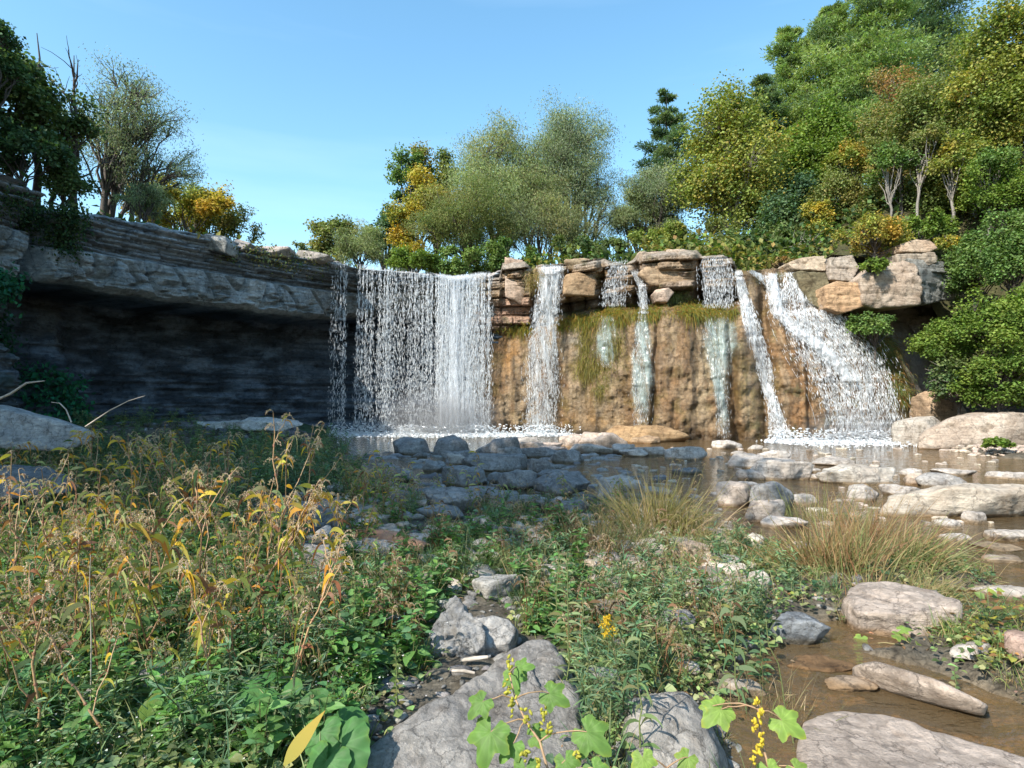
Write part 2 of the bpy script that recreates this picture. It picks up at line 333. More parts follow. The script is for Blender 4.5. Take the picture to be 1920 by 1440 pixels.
bot = itp(pxc, [(-100, 5.4), (0, 5.3), (75, 5.15), (84, 5.6), (98, 5.5), (110, 5.3), (300, 5.25), (500, 5.2), (640, 5.2), (700, 5.6), (850, 5.6), (930, 5.2)])+.09*fbm(P3(us, 3, 0), 1.1, 4)
crackd = np.exp(-((pxc-97)/11)**2)*1.1                                 # the deep cleft behind the near pillar
nodes = [(0, 8), (1, 8), (2, 6), (3, 44), (4, 10), (5, 46), (6, 18), (7, 30), (8, 14), (9, 90), (10, 14)]
def offz(i):
    m = {0: (-5, topz+.15), 1: (-1.6, topz+.05), 2: (-.30, topz), 3: (-.12, topz-.12), 4: (-.42, topz-(topz-bot)*.50), 5: (-.02, topz-(topz-bot)*.55),
         6: (-.22, bot+.18), 7: (-.75, bot), 8: (-cave*.9, bot+.05), 9: (-cave, bot-.5), 10: (-cave+.5, .45*sm(900, 600, pxc)-.1), 11: (-cave+1.6, -.6)}[i]
    return np.broadcast_to(m[0], us.shape).astype(float), np.broadcast_to(m[1], us.shape)
O, Z, W_, S_ = [], [], [], []
for a, n in nodes:
    o0, z0 = offz(a); o1, z1 = offz(a+1); s = np.linspace(0, 1, n, endpoint=False)[:, None]
    O.append(o0+(o1-o0)*s); Z.append(z0+(z1-z0)*s); W_.append(np.full((n, 1), a)+s)
O = np.concatenate(O); Z = np.concatenate(Z); vv = np.concatenate(W_)*np.ones_like(O); U = np.broadcast_to(us, O.shape)
st, se = strata(U, Z, .13, 1.6, 1); st2, se2 = strata(U, Z, .5, 3., 2)
upper = sm(2.2, 3.1, vv)*sm(4.6, 3.8, vv); band = sm(4., 4.6, vv)*sm(6.5, 5.8, vv); cav = sm(7.5, 8.5, vv); topm = sm(2.6, 2., vv)
pill = sm(88, 80, pxc)*np.ones_like(O)
chip = np.maximum(0, fbm(P3(U*.8+Z*1.4, Z*2.4-U*.7, 1), 1.3, 3))       # slanting scalloped scars low on the massive bed
O = O+upper*(.34*st+.26*se+.10*fbm(P3(U, Z*2, 0), 1.5, 4))+band*(.05*st2+.05*se*.5+.12*fbm(P3(U, Z, 0), .8, 5)-.55*chip*sm(5.0, 5.7, vv)-.22*np.exp(-(np.abs(noise(P3(U*.9+Z*.35, Z*.5, 12)))/.05)**2))
O = O+cav*(.45*fbm(P3(U, Z*1.3, 4), .5, 4)+.22*st+.14*se+.12*st2)+pill*upper*(.35*(Z < topz-.9)*0-.05)-crackd*sm(1.5, 2.5, vv)
O = O+pill*sm(2.9, 3.2, vv)*sm(7, 6, vv)*-.28+pill*upper*.15
spur = np.exp(-((pxc-210)/32)**2)+.9*np.exp(-((pxc-50)/60)**2)          # pale spurs standing out of the hollow's back wall
O = O+cav*spur*np.minimum(cave*.45, 1.6)*sm(11, 10, vv)*sm(8.3, 9.5, vv)
Z = Z+topm*.06*fbm(P3(U, O*2, 0), 1.4, 3)
X_, Y_ = px_+nx*O, py_+ny*O
grey = np.array([1.08, 1.16, 1.24]); col = np.ones(O.shape+(3,))*grey
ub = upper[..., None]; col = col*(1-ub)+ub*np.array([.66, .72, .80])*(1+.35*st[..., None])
sunny = (sm(400, 450, pxc)*sm(2.8, 2., vv)*np.ones_like(O))[..., None]; col = col*(1-sunny)+sunny*np.array([1.25, 1.05, .95])  # warm sunlight on the ledge top, painted into its colour
damp = (sm(.05, .5, fbm(P3(U*1.2, Z*.25, 9), 1.2, 3))*band*.55)[..., None]; col = col*(1-damp)+damp*np.array([.5, .5, .47])
brownend = (sm(560, 640, pxc)*np.ones_like(O)*sm(3., 3.6, vv))[..., None]; col = col*(1-brownend*.75)+brownend*.75*np.array([.28, .25, .20])  # darker and browner towards the falls end of the ledge
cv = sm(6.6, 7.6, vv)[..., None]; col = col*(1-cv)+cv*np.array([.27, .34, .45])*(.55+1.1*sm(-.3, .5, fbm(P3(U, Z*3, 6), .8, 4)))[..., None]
sp = (cav*spur*.8*sm(.0, .35, fbm(P3(U, Z, 2), .9, 3)+.3))[..., None]; col = col*(1-sp)+sp*np.array([.35, .38, .40])
msk = (sm(0.0, .5, fbm(P3(U, Z, 5), .7, 4))*cav*sm(330, 200, pxc)*.7)[..., None]; col = col*(1-msk)+msk*np.array([.07, .13, .09])
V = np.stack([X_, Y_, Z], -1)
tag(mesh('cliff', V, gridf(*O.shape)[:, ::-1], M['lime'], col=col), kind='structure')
def cliff_pt(px, v):
    """point on the cliff surface at a photo column and profile station"""
    j = int(np.argmin(np.abs(pxc-px)+1e3*(us < u0-1)*(px > 0))); i = int(np.argmin(np.abs(vv[:, 0]-v))); return V[i, j], np.array([nx[j], ny[j], 0])

# ------------------------------------------------------------------ right wall: ledge blocks above, smooth wet columns below
BY = [(880, 28.9), (920, 28.5), (1050, 27.2), (1160, 25.4), (1250, 24.3), (1450, 23.4), (1560, 23.0), (1690, 22.8), (1820, 24)]
TY = [(880, 29.2), (920, 29.0), (1000, 28.2), (1100, 27.2), (1250, 26.1), (1400, 25.5), (1550, 25.0), (1700, 25.5), (1820, 27)]
TOP = [(880, 516), (905, 512), (922, 522), (936, 520), (942, 493), (985, 491), (994, 500), (1002, 508), (1006, 497), (1060, 494), (1066, 492), (1090, 488), (1130, 484), (1150, 492), (1175, 494), (1190, 484), (1200, 472), (1240, 470), (1290, 469), (1308, 470), (1318, 480), (1355, 478), (1372, 484), (1382, 504), (1400, 508), (1440, 504), (1475, 502), (1500, 500), (1560, 496), (1620, 500), (1700, 510), (1820, 520)]
SH = [(880, 640), (920, 622), (960, 618), (1000, 612), (1050, 604), (1100, 590), (1160, 580), (1250, 574), (1370, 576), (1392, 560), (1420, 530), (1480, 522), (1820, 522)]
def wall(px, py):
    yb = itp(px, BY); yt = itp(px, TY); tp = itp(px, TOP); s = itp(px, SH)
    base = HZ+EYE*F/yb
    t = np.clip((py-s)/(base-s), 0, 1.2)
    x = (px-CX)/F*yb; z = EYE+(HZ-py)/F*yb; P = P3(x, z, 0)
    # lower columns
    gr = 0
    for c, wd, dp, sl_ in [(955, 9, .35, 0), (1047, 7, .3, 0), (1138, 10, .25, 0), (1228, 5, .45, -.06), (1265, 7, .35, 0), (1310, 9, .30, .0), (1374, 8, .65, .05), (1434, 9, .8, .03), (1500, 4, .35, .0), (1515, 4, .6, .02), (1547, 6, .5, .1), (1100, 8, .2, 0), (1350, 5, .25, 0), (1195, 6, .3, 0)]:
        dp = dp*(1. if c in (1374, 1434, 1515, 1228) else .45); gr = gr+dp*np.exp(-((px-c-sl_*(py-700)+5*noise(P3(py*.02, c, 0)))/wd)**2)*sm(0, .12, t)
    low = yb+1.15*np.clip(1-t, 0, 1)**2.6+gr*.8-.25*np.sin(np.clip(t, 0, 1)*3)-.62*fbm(P3(x, z*.4, 0), .42, 3)-.16*fbm(P, 2.0, 5)-.10*np.abs(fbm(P3(x, z*.6, 7), 1.1, 4))-.09*fbm(P3(x*2.4, z*.7, 3), 1.6, 3)
    tread = np.floor(z/.27+.8*noise(P3(x*.4, z*.3, 8))); low = low-.03*(hsh(tread, np.floor(x/1.4+hsh(tread)*3))-.5)
    # upper blocks
    st, se = strata(x, z, .42, 1.5, 4); st1, se1 = strata(x, z, .14, .9, 6)
    r = (py-tp)/np.maximum(s-tp, 1)
    up = yt-.40*st-.30*se-.10*st1-.08*se1-.20*fbm(P, 1., 4)
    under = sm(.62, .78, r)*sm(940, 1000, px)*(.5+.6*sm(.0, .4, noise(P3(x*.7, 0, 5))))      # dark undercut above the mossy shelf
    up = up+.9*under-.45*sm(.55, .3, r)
    up = up+sm(.08, -.02, r)*.5
    for c, wd, dp in [(1002, 6, 1.0), (1068, 5, .5), (1128, 7, .6), (1196, 6, .5), (1312, 8, .7), (1150, 14, .3)]: up = up+dp*np.exp(-((px-c)/wd)**2)
    a = sm(-8, 10, py-s)*sm(1405, 1380, px)+sm(1380, 1405, px)
    d = up*(1-a)+low*a
    # the broad rock apron of the main cascade, rounding off to the right
    ap = sm(1385, 1440, px); q = np.clip((py-505)/(base-505), 0, 1)
    dap = yt+(yb-yt)*q**.8+.15-.45*np.sin(q*np.pi)*sm(1400, 1500, px)-.22*fbm(P, .7, 4)-.08*fbm(P, 2.5, 3)+gr*.5
    stp = strata(x-z*.5, z+.35*noise(P3(x*.7, z*.5, 4)), .9, 2., 11)[0]; dap = dap-.06*stp-.30*np.maximum(0, fbm(P3(x, z, 5), .9, 3))
    d = d*(1-ap)+dap*ap
    rs = itp(py, [(495, 1508), (540, 1545), (590, 1592), (620, 1632), (660, 1664), (700, 1680), (760, 1696), (850, 1706)])
    e = np.maximum(0, (px-rs+45)/45); d = d+.55*e**2*(e < 1)+(.55+1.4*(e-1))*(e >= 1)
    d = np.minimum(d, 27.0+.25*strata(x+py*.01, z, .12, 1., 3)[0]+.3*fbm(P, 1., 3)+0*px)*(px > 1450)+d*(px <= 1450)
    return d
gpx, gpy = np.meshgrid(np.arange(884, 1822, 1.5), np.concatenate([[0], np.arange(0, 1.001, 1/255.)])); 
tpx = itp(gpx[0], TOP)+2.2*noise(P3(gpx[0]*.09, 0, 0))+1.2*noise(P3(gpx[0]*.3, 0, 3)); PYg = tpx+(858-tpx)*gpy
D = wall(gpx, PYg); Vw = at(gpx, PYg, D); Vw[0] = Vw[1]+np.array([0, 3.5, -.1])
xw, zw = Vw[..., 0], Vw[..., 2]; r_ = (PYg-itp(gpx, TOP))/np.maximum(itp(gpx, SH)-itp(gpx, TOP), 1)
upm = sm(1.0, .92, r_)*sm(1390, 1370, gpx); Pn = P3(xw, zw, 1)
def lerp(a, b, m): return a*(1-m[..., None])+np.asarray(b)*m[..., None]
wc = lerp(np.ones(xw.shape+(3,))*np.array([.255, .165, .085]), (.34, .26, .17), sm(-.3, .4, fbm(Pn, .9, 4)))
wc = lerp(wc, (.20, .15, .05), .8*sm(.05, .5, fbm(Pn, 1.4, 4, 9.)))
wc = lerp(wc, (.34, .28, .20), .7*sm(920, 1000, gpx)*sm(1230, 1130, gpx)*sm(-.2, .4, fbm(P3(xw*2, zw*.6, 3), 1, 3)))
for cx, cy_, wx_, wy_, cc, am in [(1120, 680, 45, 75, (.17, .16, .03), .85), (1245, 660, 25, 60, (.42, .33, .24), .8), (1318, 730, 16, 55, (.45, .40, .28), .8), (1350, 640, 40, 50, (.33, .35, .25), .8), (1405, 730, 22, 60, (.28, .25, .10), .7), (1505, 760, 30, 80, (.36, .19, .07), .7), (970, 760, 35, 60, (.30, .24, .15), .6), (955, 660, 18, 60, (.42, .24, .08), .8), (1075, 640, 30, 22, (.38, .38, .35), .7), (1480, 640, 50, 60, (.33, .19, .08), .7), (1115, 790, 60, 25, (.36, .22, .08), .6)]:  # the palest patches put lit wet rock into the colour
    wc = lerp(wc, cc, am*np.exp(-((gpx-cx)/wx_)**2-((PYg-cy_)/wy_)**2)*sm(-.5, .3, fbm(Pn, 2., 3, cx)))
wc = lerp(wc, (.085, .065, .04), .75*sm(.12, .5, fbm(P3(xw*2.6, zw*.22, 12), 1., 4)))
wc = lerp(wc, (.46, .38, .27), .5*sm(.2, .5, fbm(P3(xw*2.2, zw*.3, 22), 1., 4)))
wu = lerp(np.ones(xw.shape+(3,))*np.array([.42, .33, .24]), (.30, .20, .10), sm(-.1, .4, fbm(Pn, .8, 3)))
wu = lerp(wu, (.50, .42, .36), sm(.1, .4, fbm(Pn, 1.3, 3, 4.))*.8); wu = lerp(wu, (.46, .42, .38), sm(.18, .06, r_))
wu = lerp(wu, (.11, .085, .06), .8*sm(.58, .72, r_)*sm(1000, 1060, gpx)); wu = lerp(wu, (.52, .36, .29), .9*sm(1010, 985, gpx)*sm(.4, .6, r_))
wu = lerp(wu, (.12, .12, .05), .7*sm(.15, .5, fbm(Pn, 1.7, 3, 7.)))
wc = lerp(wc, wu, upm); wc = lerp(wc, (.10, .12, .04), .6*sm(1380, 1420, gpx)*sm(.2, .5, fbm(Pn, 1.5, 3, 2.)))
rs_ = itp(PYg, [(495, 1508), (540, 1545), (590, 1592), (620, 1632), (660, 1664), (700, 1680), (760, 1696), (850, 1706)])
wc = lerp(wc, (.42, .42, .42), sm(6, 30, gpx-rs_)); wc = lerp(wc, (.16, .15, .05), .7*np.exp(-((gpx-rs_-5)/16)**2))
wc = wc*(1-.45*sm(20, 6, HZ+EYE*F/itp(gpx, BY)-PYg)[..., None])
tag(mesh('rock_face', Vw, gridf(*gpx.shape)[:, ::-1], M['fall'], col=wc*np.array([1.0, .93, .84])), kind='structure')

# ------------------------------------------------------------------ plateau and wooded slopes behind the rim
def hz(x, y):
    sp = lambda q: np.log1p(np.exp(np.clip(q, -30, 30)))
    return TOPZ-.25+.34*sp((x-9.5+.25*(y-26)))+.22*sp(-x-15.5)-.35*np.exp(-((x+3)/4.5)**2)+.15*fbm(P3(x, y), .35, 3)*sm(27, 33, np.hypot(x, y))
rim = [(px_[i]-nx[i]*.9, py_[i]-ny[i]*.9, topz[i]-.1) for i in range(0, len(us)-12, 12)]
for p in range(960, 1530, 12): Y = float(itp(p, TY)); q_ = at(p, itp(p, TOP), Y+1.2); rim.append((q_[0], q_[1], q_[2]-.1))
rim += [(13.2, 25.2, 7.6), (14.6, 25.2, 7.5), (16.3, 25.3, 7.3), (17.6, 25.2, 5.), (18.4, 24, 2.6), (19.2, 21, 2.2), (19.8, 17, 2.4), (20., 12, 2.6), (20.5, 4, 3), (21.5, -10, 3.5)]
rim = np.array(rim); dd = unit(np.stack([rim[:, 0], rim[:, 1]-9, rim[:, 0]*0], -1))
rr = np.concatenate([[0, .5, 1.2], np.geomspace(2, 150, 46)])
HP = rim[None]+dd[None]*rr[:, None, None]; hh = hz(HP[..., 0], HP[..., 1]); bl = sm(0, 5, rr)[:, None]
HP[..., 2] = rim[None, :, 2]*(1-bl)+np.minimum(hh, 26)*bl
tag(mesh('hills', HP, gridf(*HP.shape[:2]), M['hill'], col=np.array([1., 1., 1.])), kind='structure')
def hillz(x, y):
    d2 = (HP[..., 0]-x)**2+(HP[..., 1]-y)**2; return float(HP[..., 2].ravel()[d2.argmin()])

# ------------------------------------------------------------------ falling water
def drops(p, d, L, W, rng=R):
    n = len(p); L = L[:, None]; W = W[:, None]; a = unit(d); s = unit(np.cross(a, rng.normal(size=(n, 3)))); u = np.cross(a, s)
    v = np.stack([p-a*L*.5, p+s*W*.5, p+(-.5*s+.87*u)*W*.5, p+(-.5*s-.87*u)*W*.5, p+a*L*.5], 1)
    b = np.arange(n)[:, None]*5
    f = np.concatenate([b+np.array([[q]]).reshape(1, 3) for q in ([0, 2, 1], [0, 3, 2], [0, 1, 3], [4, 1, 2], [4, 2, 3], [4, 3, 1])])
    return v.reshape(-1, 3), f
def sheet(name, P, dens, edge, uv, root, mat='spray'):
    return part(name, P, gridf(*P.shape[:2])[:, ::-1], M[mat], root, uv=uv, attrs={'dens': dens, 'edge': edge})
def flow(name, label, pts, nd=2500, off=.10, mat='spray', dw=.02, spread=.55, layers=2, cat='waterfall', group=None):
    a = np.array(pts, float); s0 = np.concatenate([[0], np.cumsum(np.hypot(*np.diff(a[:, :2], axis=0).T))])
    n = int(s0[-1]/2.2)+8; s = np.linspace(0, s0[-1], n); c = [np.interp(s, s0, a[:, k]) for k in range(4)]
    k = np.ones(9)/9; cx = np.convolve(np.pad(c[0], 4, 'edge'), k, 'valid'); hw = np.convolve(np.pad(c[2], 4, 'edge'), k, 'valid')
    top = at(a[0, 0], a[0, 1], wall(a[0, 0], a[0, 1])); root = thing(name, label, cat, top, group)
    q = np.linspace(-1, 1, max(9, int(a[:, 2].max()/1.6)))
    for l in range(layers):
        px = cx[:, None]+q[None]*hw[:, None]*.5*(1.1+.15*l)+2*noise(P3(s*.04, 0, l*9.)[:, None]*np.ones((1, len(q), 1))); py = c[1][:, None]+0*px
        D = wall(px, py)-off*(1+1.2*l)-.10*np.cos(q*1.57)[None]-.05*fbm(P3(px*.2, py*.05, l), 1, 3)
        # free-falling water does not follow the undercuts: it keeps the nearest depth reached above
        D = np.minimum(D, np.minimum.accumulate(D, 0)+.10)
        P = at(px, py, D)
        ed = np.clip((1-np.abs(q)[None]**3)*1.6, 0, 1)*sm(0, 3, s)[:, None]; 
        if mat == 'film': dn_f = .22; ed = ed*(.46*sm(0, s0[-1]*.12, s)*sm(s0[-1], s0[-1]*.75, s))[:, None]
        dn = c[3][:, None]+.02-.24*np.abs(q)[None]**2-.10*l+.34*noise(P3(px*.075-py*.02, py*.012, l*3.+a[0, 0]))+(.2 if mat == 'film' else 0)
        sheet('water_sheet', P, dn, ed, np.stack([P[..., 0]*1.+l*5.3, (s[:, None]+0*px)*.021], -1), root, mat)
    if nd:
        nd = int(nd*1.15); i = R.integers(0, n-1, nd); w = np.clip(R.normal(size=nd)*spread, -1.3, 1.3)
        strand = (R.integers(-8, 9, nd)/8.)*.9; w = np.where(R.random(nd) < .6, strand+.05*R.normal(size=nd), w)
        px = cx[i]+w*hw[i]*.5; py = c[1][i]; j = np.minimum(i+1, n-1)
        Dm = wall(cx, c[1]); Dm = np.minimum(Dm, np.minimum.accumulate(Dm)+.1)
        p = at(px, py, Dm[i]-off-.25*R.random(nd)); d = at(cx[j]+w*hw[j]*.5, c[1][j], Dm[j])-at(px, py, Dm[i])+np.array([0, 0, -.01]); d = unit(d)+.10*R.normal(size=(nd, 3))
        v, f = drops(p, d, .07+.20*R.random(nd)**2, dw*(.3+.65*R.random(nd)))
        part('spray', v, f, M['drop'], root, smooth=False)
    return root
# the free-falling curtain on the left
LIP = [(600, 484), (625, 488), (650, 488), (672, 496), (700, 499), (750, 503), (800, 509), (830, 516), (850, 520), (875, 517), (900, 513), (922, 512)]
def curtain(name, label, x0, x1, dens, nd, layers, strands, bulge=.9, ybot=812, white=0.):
    px = np.arange(x0, x1+.1, 2.); zt = EYE+(HZ-itp(px, LIP))/F*ledgeY(px)+.03
    root = thing(name, label, 'waterfall', at((x0+x1)/2, itp((x0+x1)/2, LIP), 28.5)); s = np.linspace(0, 1, 150)[:, None]
    for l in range(layers):
        Yt = ledgeY(px)-.12-.16*l; Y = Yt[None]-bulge*s**.9*(.75+.25*l)-.12*noise(P3(px*.05, 0, l*4.))[None]*s
        Xw = (px-CX)/F*ledgeY(px); Z = zt[None]*(1-s)-.02; X = Xw[None]+.05*noise(P3(px[None]*.03, s*3, l*3.))*s
        e = np.minimum(px-x0, x1-px); ed = sm(0, 9, e+5*noise(P3(px*0, 0, l)))[None]*np.ones_like(s)*sm(0, .004, s)
        dn = dens(px, s)-.10*l+.13*noise(P3(px[None]*.13, 0*s, l*2.))+.30*np.exp(-s/.02)
        sheet('water_sheet', np.stack([X+0*Y, Y, Z], -1), dn, ed, np.stack([X+l*7.1+0*Y, s*7.6+.25*noise(P3(px*.1, 0, 0))[None]*3], -1), root)
    if nd:
        sx = x0+(x1-x0)*(np.arange(strands)+1.3*R.random(strands))/strands; sw = R.uniform(.12, 1, strands)**1.7; sw = sw/sw.sum(); k = R.choice(strands, nd, p=sw)
        t = .015+.985*R.random(nd)**.9; px_d = sx[k]+R.normal(size=nd)*(.7+1.9*t); Yl = ledgeY(px_d)
        x = (px_d-CX)/F*Yl; z = (EYE+(HZ-itp(px_d, LIP))/F*Yl)*(1-t)
        y = Yl-.15-bulge*t**.9*R.uniform(.5, 1.1, nd)-.15*R.random(nd)
        v, f = drops(np.stack([x, y, z], -1), np.array([0, -.05, -1.])+.07*R.normal(size=(nd, 3)), .07+.30*R.random(nd)**2*(1-.4*t), .008+.016*R.random(nd))
        part('spray', v, f, M['drop'], root, smooth=False)
    return root
curtain('thin_waterfall', 'thin broken trickle falling alone from the dark ledge left of the wide curtain', 624, 652, lambda p, s: -.36+0*p*s, 1100, 1, 9, .6, 800)
curtain('curtain_waterfall', 'wide see-through curtain of water strands falling in front of the dark hollow', 671, 856, lambda p, s: -.29-.02*s+.14*np.exp(-((p-684)/9)**2)+.10*np.exp(-((p-710)/12)**2)*np.exp(-s*5), 13500, 2, 74)
curtain('dense_waterfall', 'dense foaming white waterfall where the curtain meets the ochre rock', 822, 924, lambda p, s: -.03+.18*np.exp(-((p-858)/20)**2)+.06*s-.10*np.exp(-((p-925)/14)**2), 13000, 3, 46, 1.3)
flow('block_waterfall', 'tall narrow white fall dropping past the square pinkish rock block', [(1036, 497, 44, .12), (1034, 530, 48, .02), (1028, 560, 46, .08), (1018, 620, 52, .0), (1018, 700, 62, .03), (1016, 760, 62, -.02), (1014, 813, 58, -.04)], 5200, .2)
flow('trickle_waterfall', 'sparse sprinkling trickle over the mossy block left of the teal streak', [(1160, 490, 30, -.1), (1158, 515, 42, -.16), (1152, 545, 48, -.26), (1150, 575, 46, -.34)], 750, .2)
flow('ribbon_waterfall', 'short bright ribbon pouring off the blocks onto the top of the teal streak', [(1188, 508, 14, .0), (1202, 528, 18, .02), (1206, 560, 16, .0), (1208, 588, 18, .04)], 600, .2)
flow('streak_waterfall', 'long teal and white wet streak running down the ochre face under the short ribbon', [(1205, 580, 10, .16), (1204, 610, 26, .06), (1204, 660, 38, -.02), (1205, 720, 42, -.03), (1202, 770, 34, -.06), (1203, 800, 30, -.12)], 700, .09, 'film', .014)
flow('veil_waterfall', 'faint pale veil beside the long teal streak, fading out halfway down', [(1140, 590, 24, .1), (1138, 630, 34, -.02), (1135, 665, 40, -.06), (1140, 690, 20, -.1)], 120, .09, 'film', .012)
flow('sprinkle_waterfall', 'loose sprinkle of drops falling over the dark gap beside the apron cascade', [(1340, 482, 50, -.14), (1346, 510, 62, -.24), (1348, 560, 60, -.36), (1348, 578, 58, -.4)], 1400, .25)
flow('mist_waterfall', 'grey green double film of water running down the wall between the two white falls', [(1350, 588, 60, -.02), (1348, 640, 66, -.05), (1350, 700, 38, -.02), (1354, 760, 24, .0), (1356, 822, 30, .02)], 600, .09, 'film', .014)
flow('slender_waterfall', 'slender white fall sliding down a groove left of the broad cascade', [(1384, 508, 14, .04), (1392, 540, 20, .08), (1404, 590, 28, .05), (1420, 650, 38, .02), (1432, 690, 34, .04), (1442, 730, 24, .06), (1452, 770, 26, .02), (1464, 826, 46, -.02)], 3600, .12)
flow('crest_waterfall', 'small shallow spill crossing the crest rocks above the broad cascade', [(1408, 508, 12, .1), (1430, 520, 30, .1), (1452, 540, 26, .14), (1462, 562, 28, .14)], 300, .1)
flow('broad_waterfall', 'broad white cascade fanning down the curved rock apron at the right', [(1500, 512, 60, -.02), (1502, 535, 70, -.04), (1506, 560, 90, -.05), (1522, 590, 130, -.03), (1550, 630, 150, -.03), (1582, 680, 160, -.05), (1606, 730, 150, -.08), (1618, 780, 140, -.10), (1622, 829, 136, -.08)], 11000, .14, layers=2)
flow('chute_waterfall', 'solid white chute sliding diagonally along the left edge of the broad cascade', [(1446, 512, 26, .12), (1450, 560, 26, .14), (1462, 590, 30, .2), (1490, 615, 30, .24), (1530, 645, 34, .22), (1570, 680, 34, .12), (1600, 715, 40, .05)], 1200, .22)
# foam where the falls land
def foam(name, label, p0, p1, wd, n, seed):
    rg = np.random.default_rng(seed); t = rg.random(n); a, b = np.array(p0), np.array(p1)
    xy = a+(b-a)*t[:, None]+rg.normal(size=(n, 2))*np.array([.1, wd])*np.where(rg.random(n) < .8, .5, 1.6)[:, None]
    h = .02+.10*rg.random(n)**3+.45*rg.random(n)**7*(rg.random(n) < .4)
    v, f = drops(np.column_stack([xy, h]), rg.normal(size=(n, 3))*np.array([1, 1, .3]), .04+.16*rg.random(n), .03+.06*rg.random(n), rg)
    tag(mesh(name, v, f, M['drop'], smooth=False), label, 'foam', kind='stuff')
foam('foam', 'line of white foam on the pool below the curtain and the dense fall', (-8.2, 27.6), (3.2, 26.6), .14, 9000, 5)
foam('foam', 'extra churned white foam heaped under the dense fall', (-5.0, 27.4), (-1.2, 27.2), .28, 9000, 6)
foam('foam', 'white foam on the brown water below the broad cascade at right', (9.6, 22.7), (14.2, 22.4), .14, 7000, 7)

foam('foam', 'loose flecks of foam drifting on the green pool', (-7.6, 26.9), (.5, 26.4), .9, 2600, 8)
foam('foam', 'flecks of foam drifting off the broad cascade', (9.8, 22.2), (14.2, 21.9), .6, 1500, 9)
foam('foam', 'splash thrown up where the tall narrow fall lands', (.6, 26.9), (1.9, 26.7), .2, 2200, 10)
def mist(name, label, c, s, dens):
    m, t, o, N = newmat('mist'); tc = N('TexCoord'); n = N('TexNoise', Vector=tc.outputs['Object'], Scale=1.3, Detail=3.)
    g = N('TexGradient', _gradient_type='SPHERICAL', Vector=N('Mapping', Vector=tc.outputs['Object'], Scale=(1/s[0], 1/s[1], 1/s[2])).outputs[0])
    d = N('Math', _operation='MULTIPLY', i0=N('Math', _operation='MULTIPLY', i0=g.outputs['Fac'], i1=n.outputs[0]).outputs[0], i1=dens)
    v = N('VolumePrincipled', Color=(.95, .97, 1, 1), Density=d.outputs[0], Anisotropy=.2); t.links.new(v.outputs[0], o.inputs['Volume'])
    d_, f_ = ico(3); ob = mesh(name, d_*np.array(s), f_, m); ob.location = c; tag(ob, label, 'mist', kind='stuff')
# ------------------------------------------------------------------ rocks
_ico = {}
def ico(n):
    if n not in _ico:
        b = bmesh.new(); bmesh.ops.create_icosphere(b, subdivisions=n, radius=1); b.verts.ensure_lookup_table()
        _ico[n] = (np.array([v.co[:] for v in b.verts]), np.array([[v.index for v in f.verts] for f in b.faces])); b.free()
    return _ico[n]
mist('mist', 'soft spray drifting at the foot of the dense fall', (-3.2, 26.7, .75), (3.0, 1.0, 1.7), 1.9)
mist('mist', 'thin spray drifting at the foot of the broad cascade', (12.6, 22.3, .4), (2.4, .7, 1.0), 1.5)
def rockgeo(size, seed, sub=4, rot=0., tilt=(0, 0), sharp=44, rough=.10, layered=0., flat=False):
    rg = np.random.default_rng(seed); d, f = ico(sub); size = np.array(size, float)/2
    nn = [unit(np.array([math.cos(a), math.sin(a), rg.normal()*.22])) for a in np.arange(0, 2*np.pi-.01, np.pi/2.5)+rg.normal(size=5)*.35]
    nn += [unit(np.array([rg.normal()*.12, rg.normal()*.12, 1])), unit(np.array([rg.normal()*.45, rg.normal()*.45, .8])), unit(np.array([rg.normal()*.5, rg.normal()*.5, -1]))]
    nn += [unit(rg.normal(size=3)) for _ in range(6)]; nn = np.array(nn); dist = rg.uniform(.66, .95, len(nn)); dist[5] = .82
    cs_ = np.maximum(d@nn.T, 1e-4); r = dist/cs_; r = np.sum(r**-sharp, 1)**(-1./sharp)
    v = 1.12*d*np.minimum(r, 1.3)[:, None]*size
    q = size.max(); off = seed*3.7
    v = v+d*(rough*q*(fbm(v/q, 1.6, 5, off)*.9-.6*np.abs(fbm(v/q, 3.2, 3, off+5)))[:, None])
    if layered:
        u = v[:, 0]+v[:, 1]; st, se = strata(u, v[:, 2], layered, layered*7, seed); v[:, :2] *= (1+.09*st+.07*se)[:, None]
    ca, sa = math.cos(tilt[0]), math.sin(tilt[0]); v = v@np.array([[1, 0, 0], [0, ca, sa], [0, -sa, ca]])
    ca, sa = math.cos(tilt[1]), math.sin(tilt[1]); v = v@np.array([[ca, 0, -sa], [0, 1, 0], [sa, 0, ca]])
    ca, sa = math.cos(rot), math.sin(rot); v = v@np.array([[ca, sa, 0], [-sa, ca, 0], [0, 0, 1]])
    return v, f
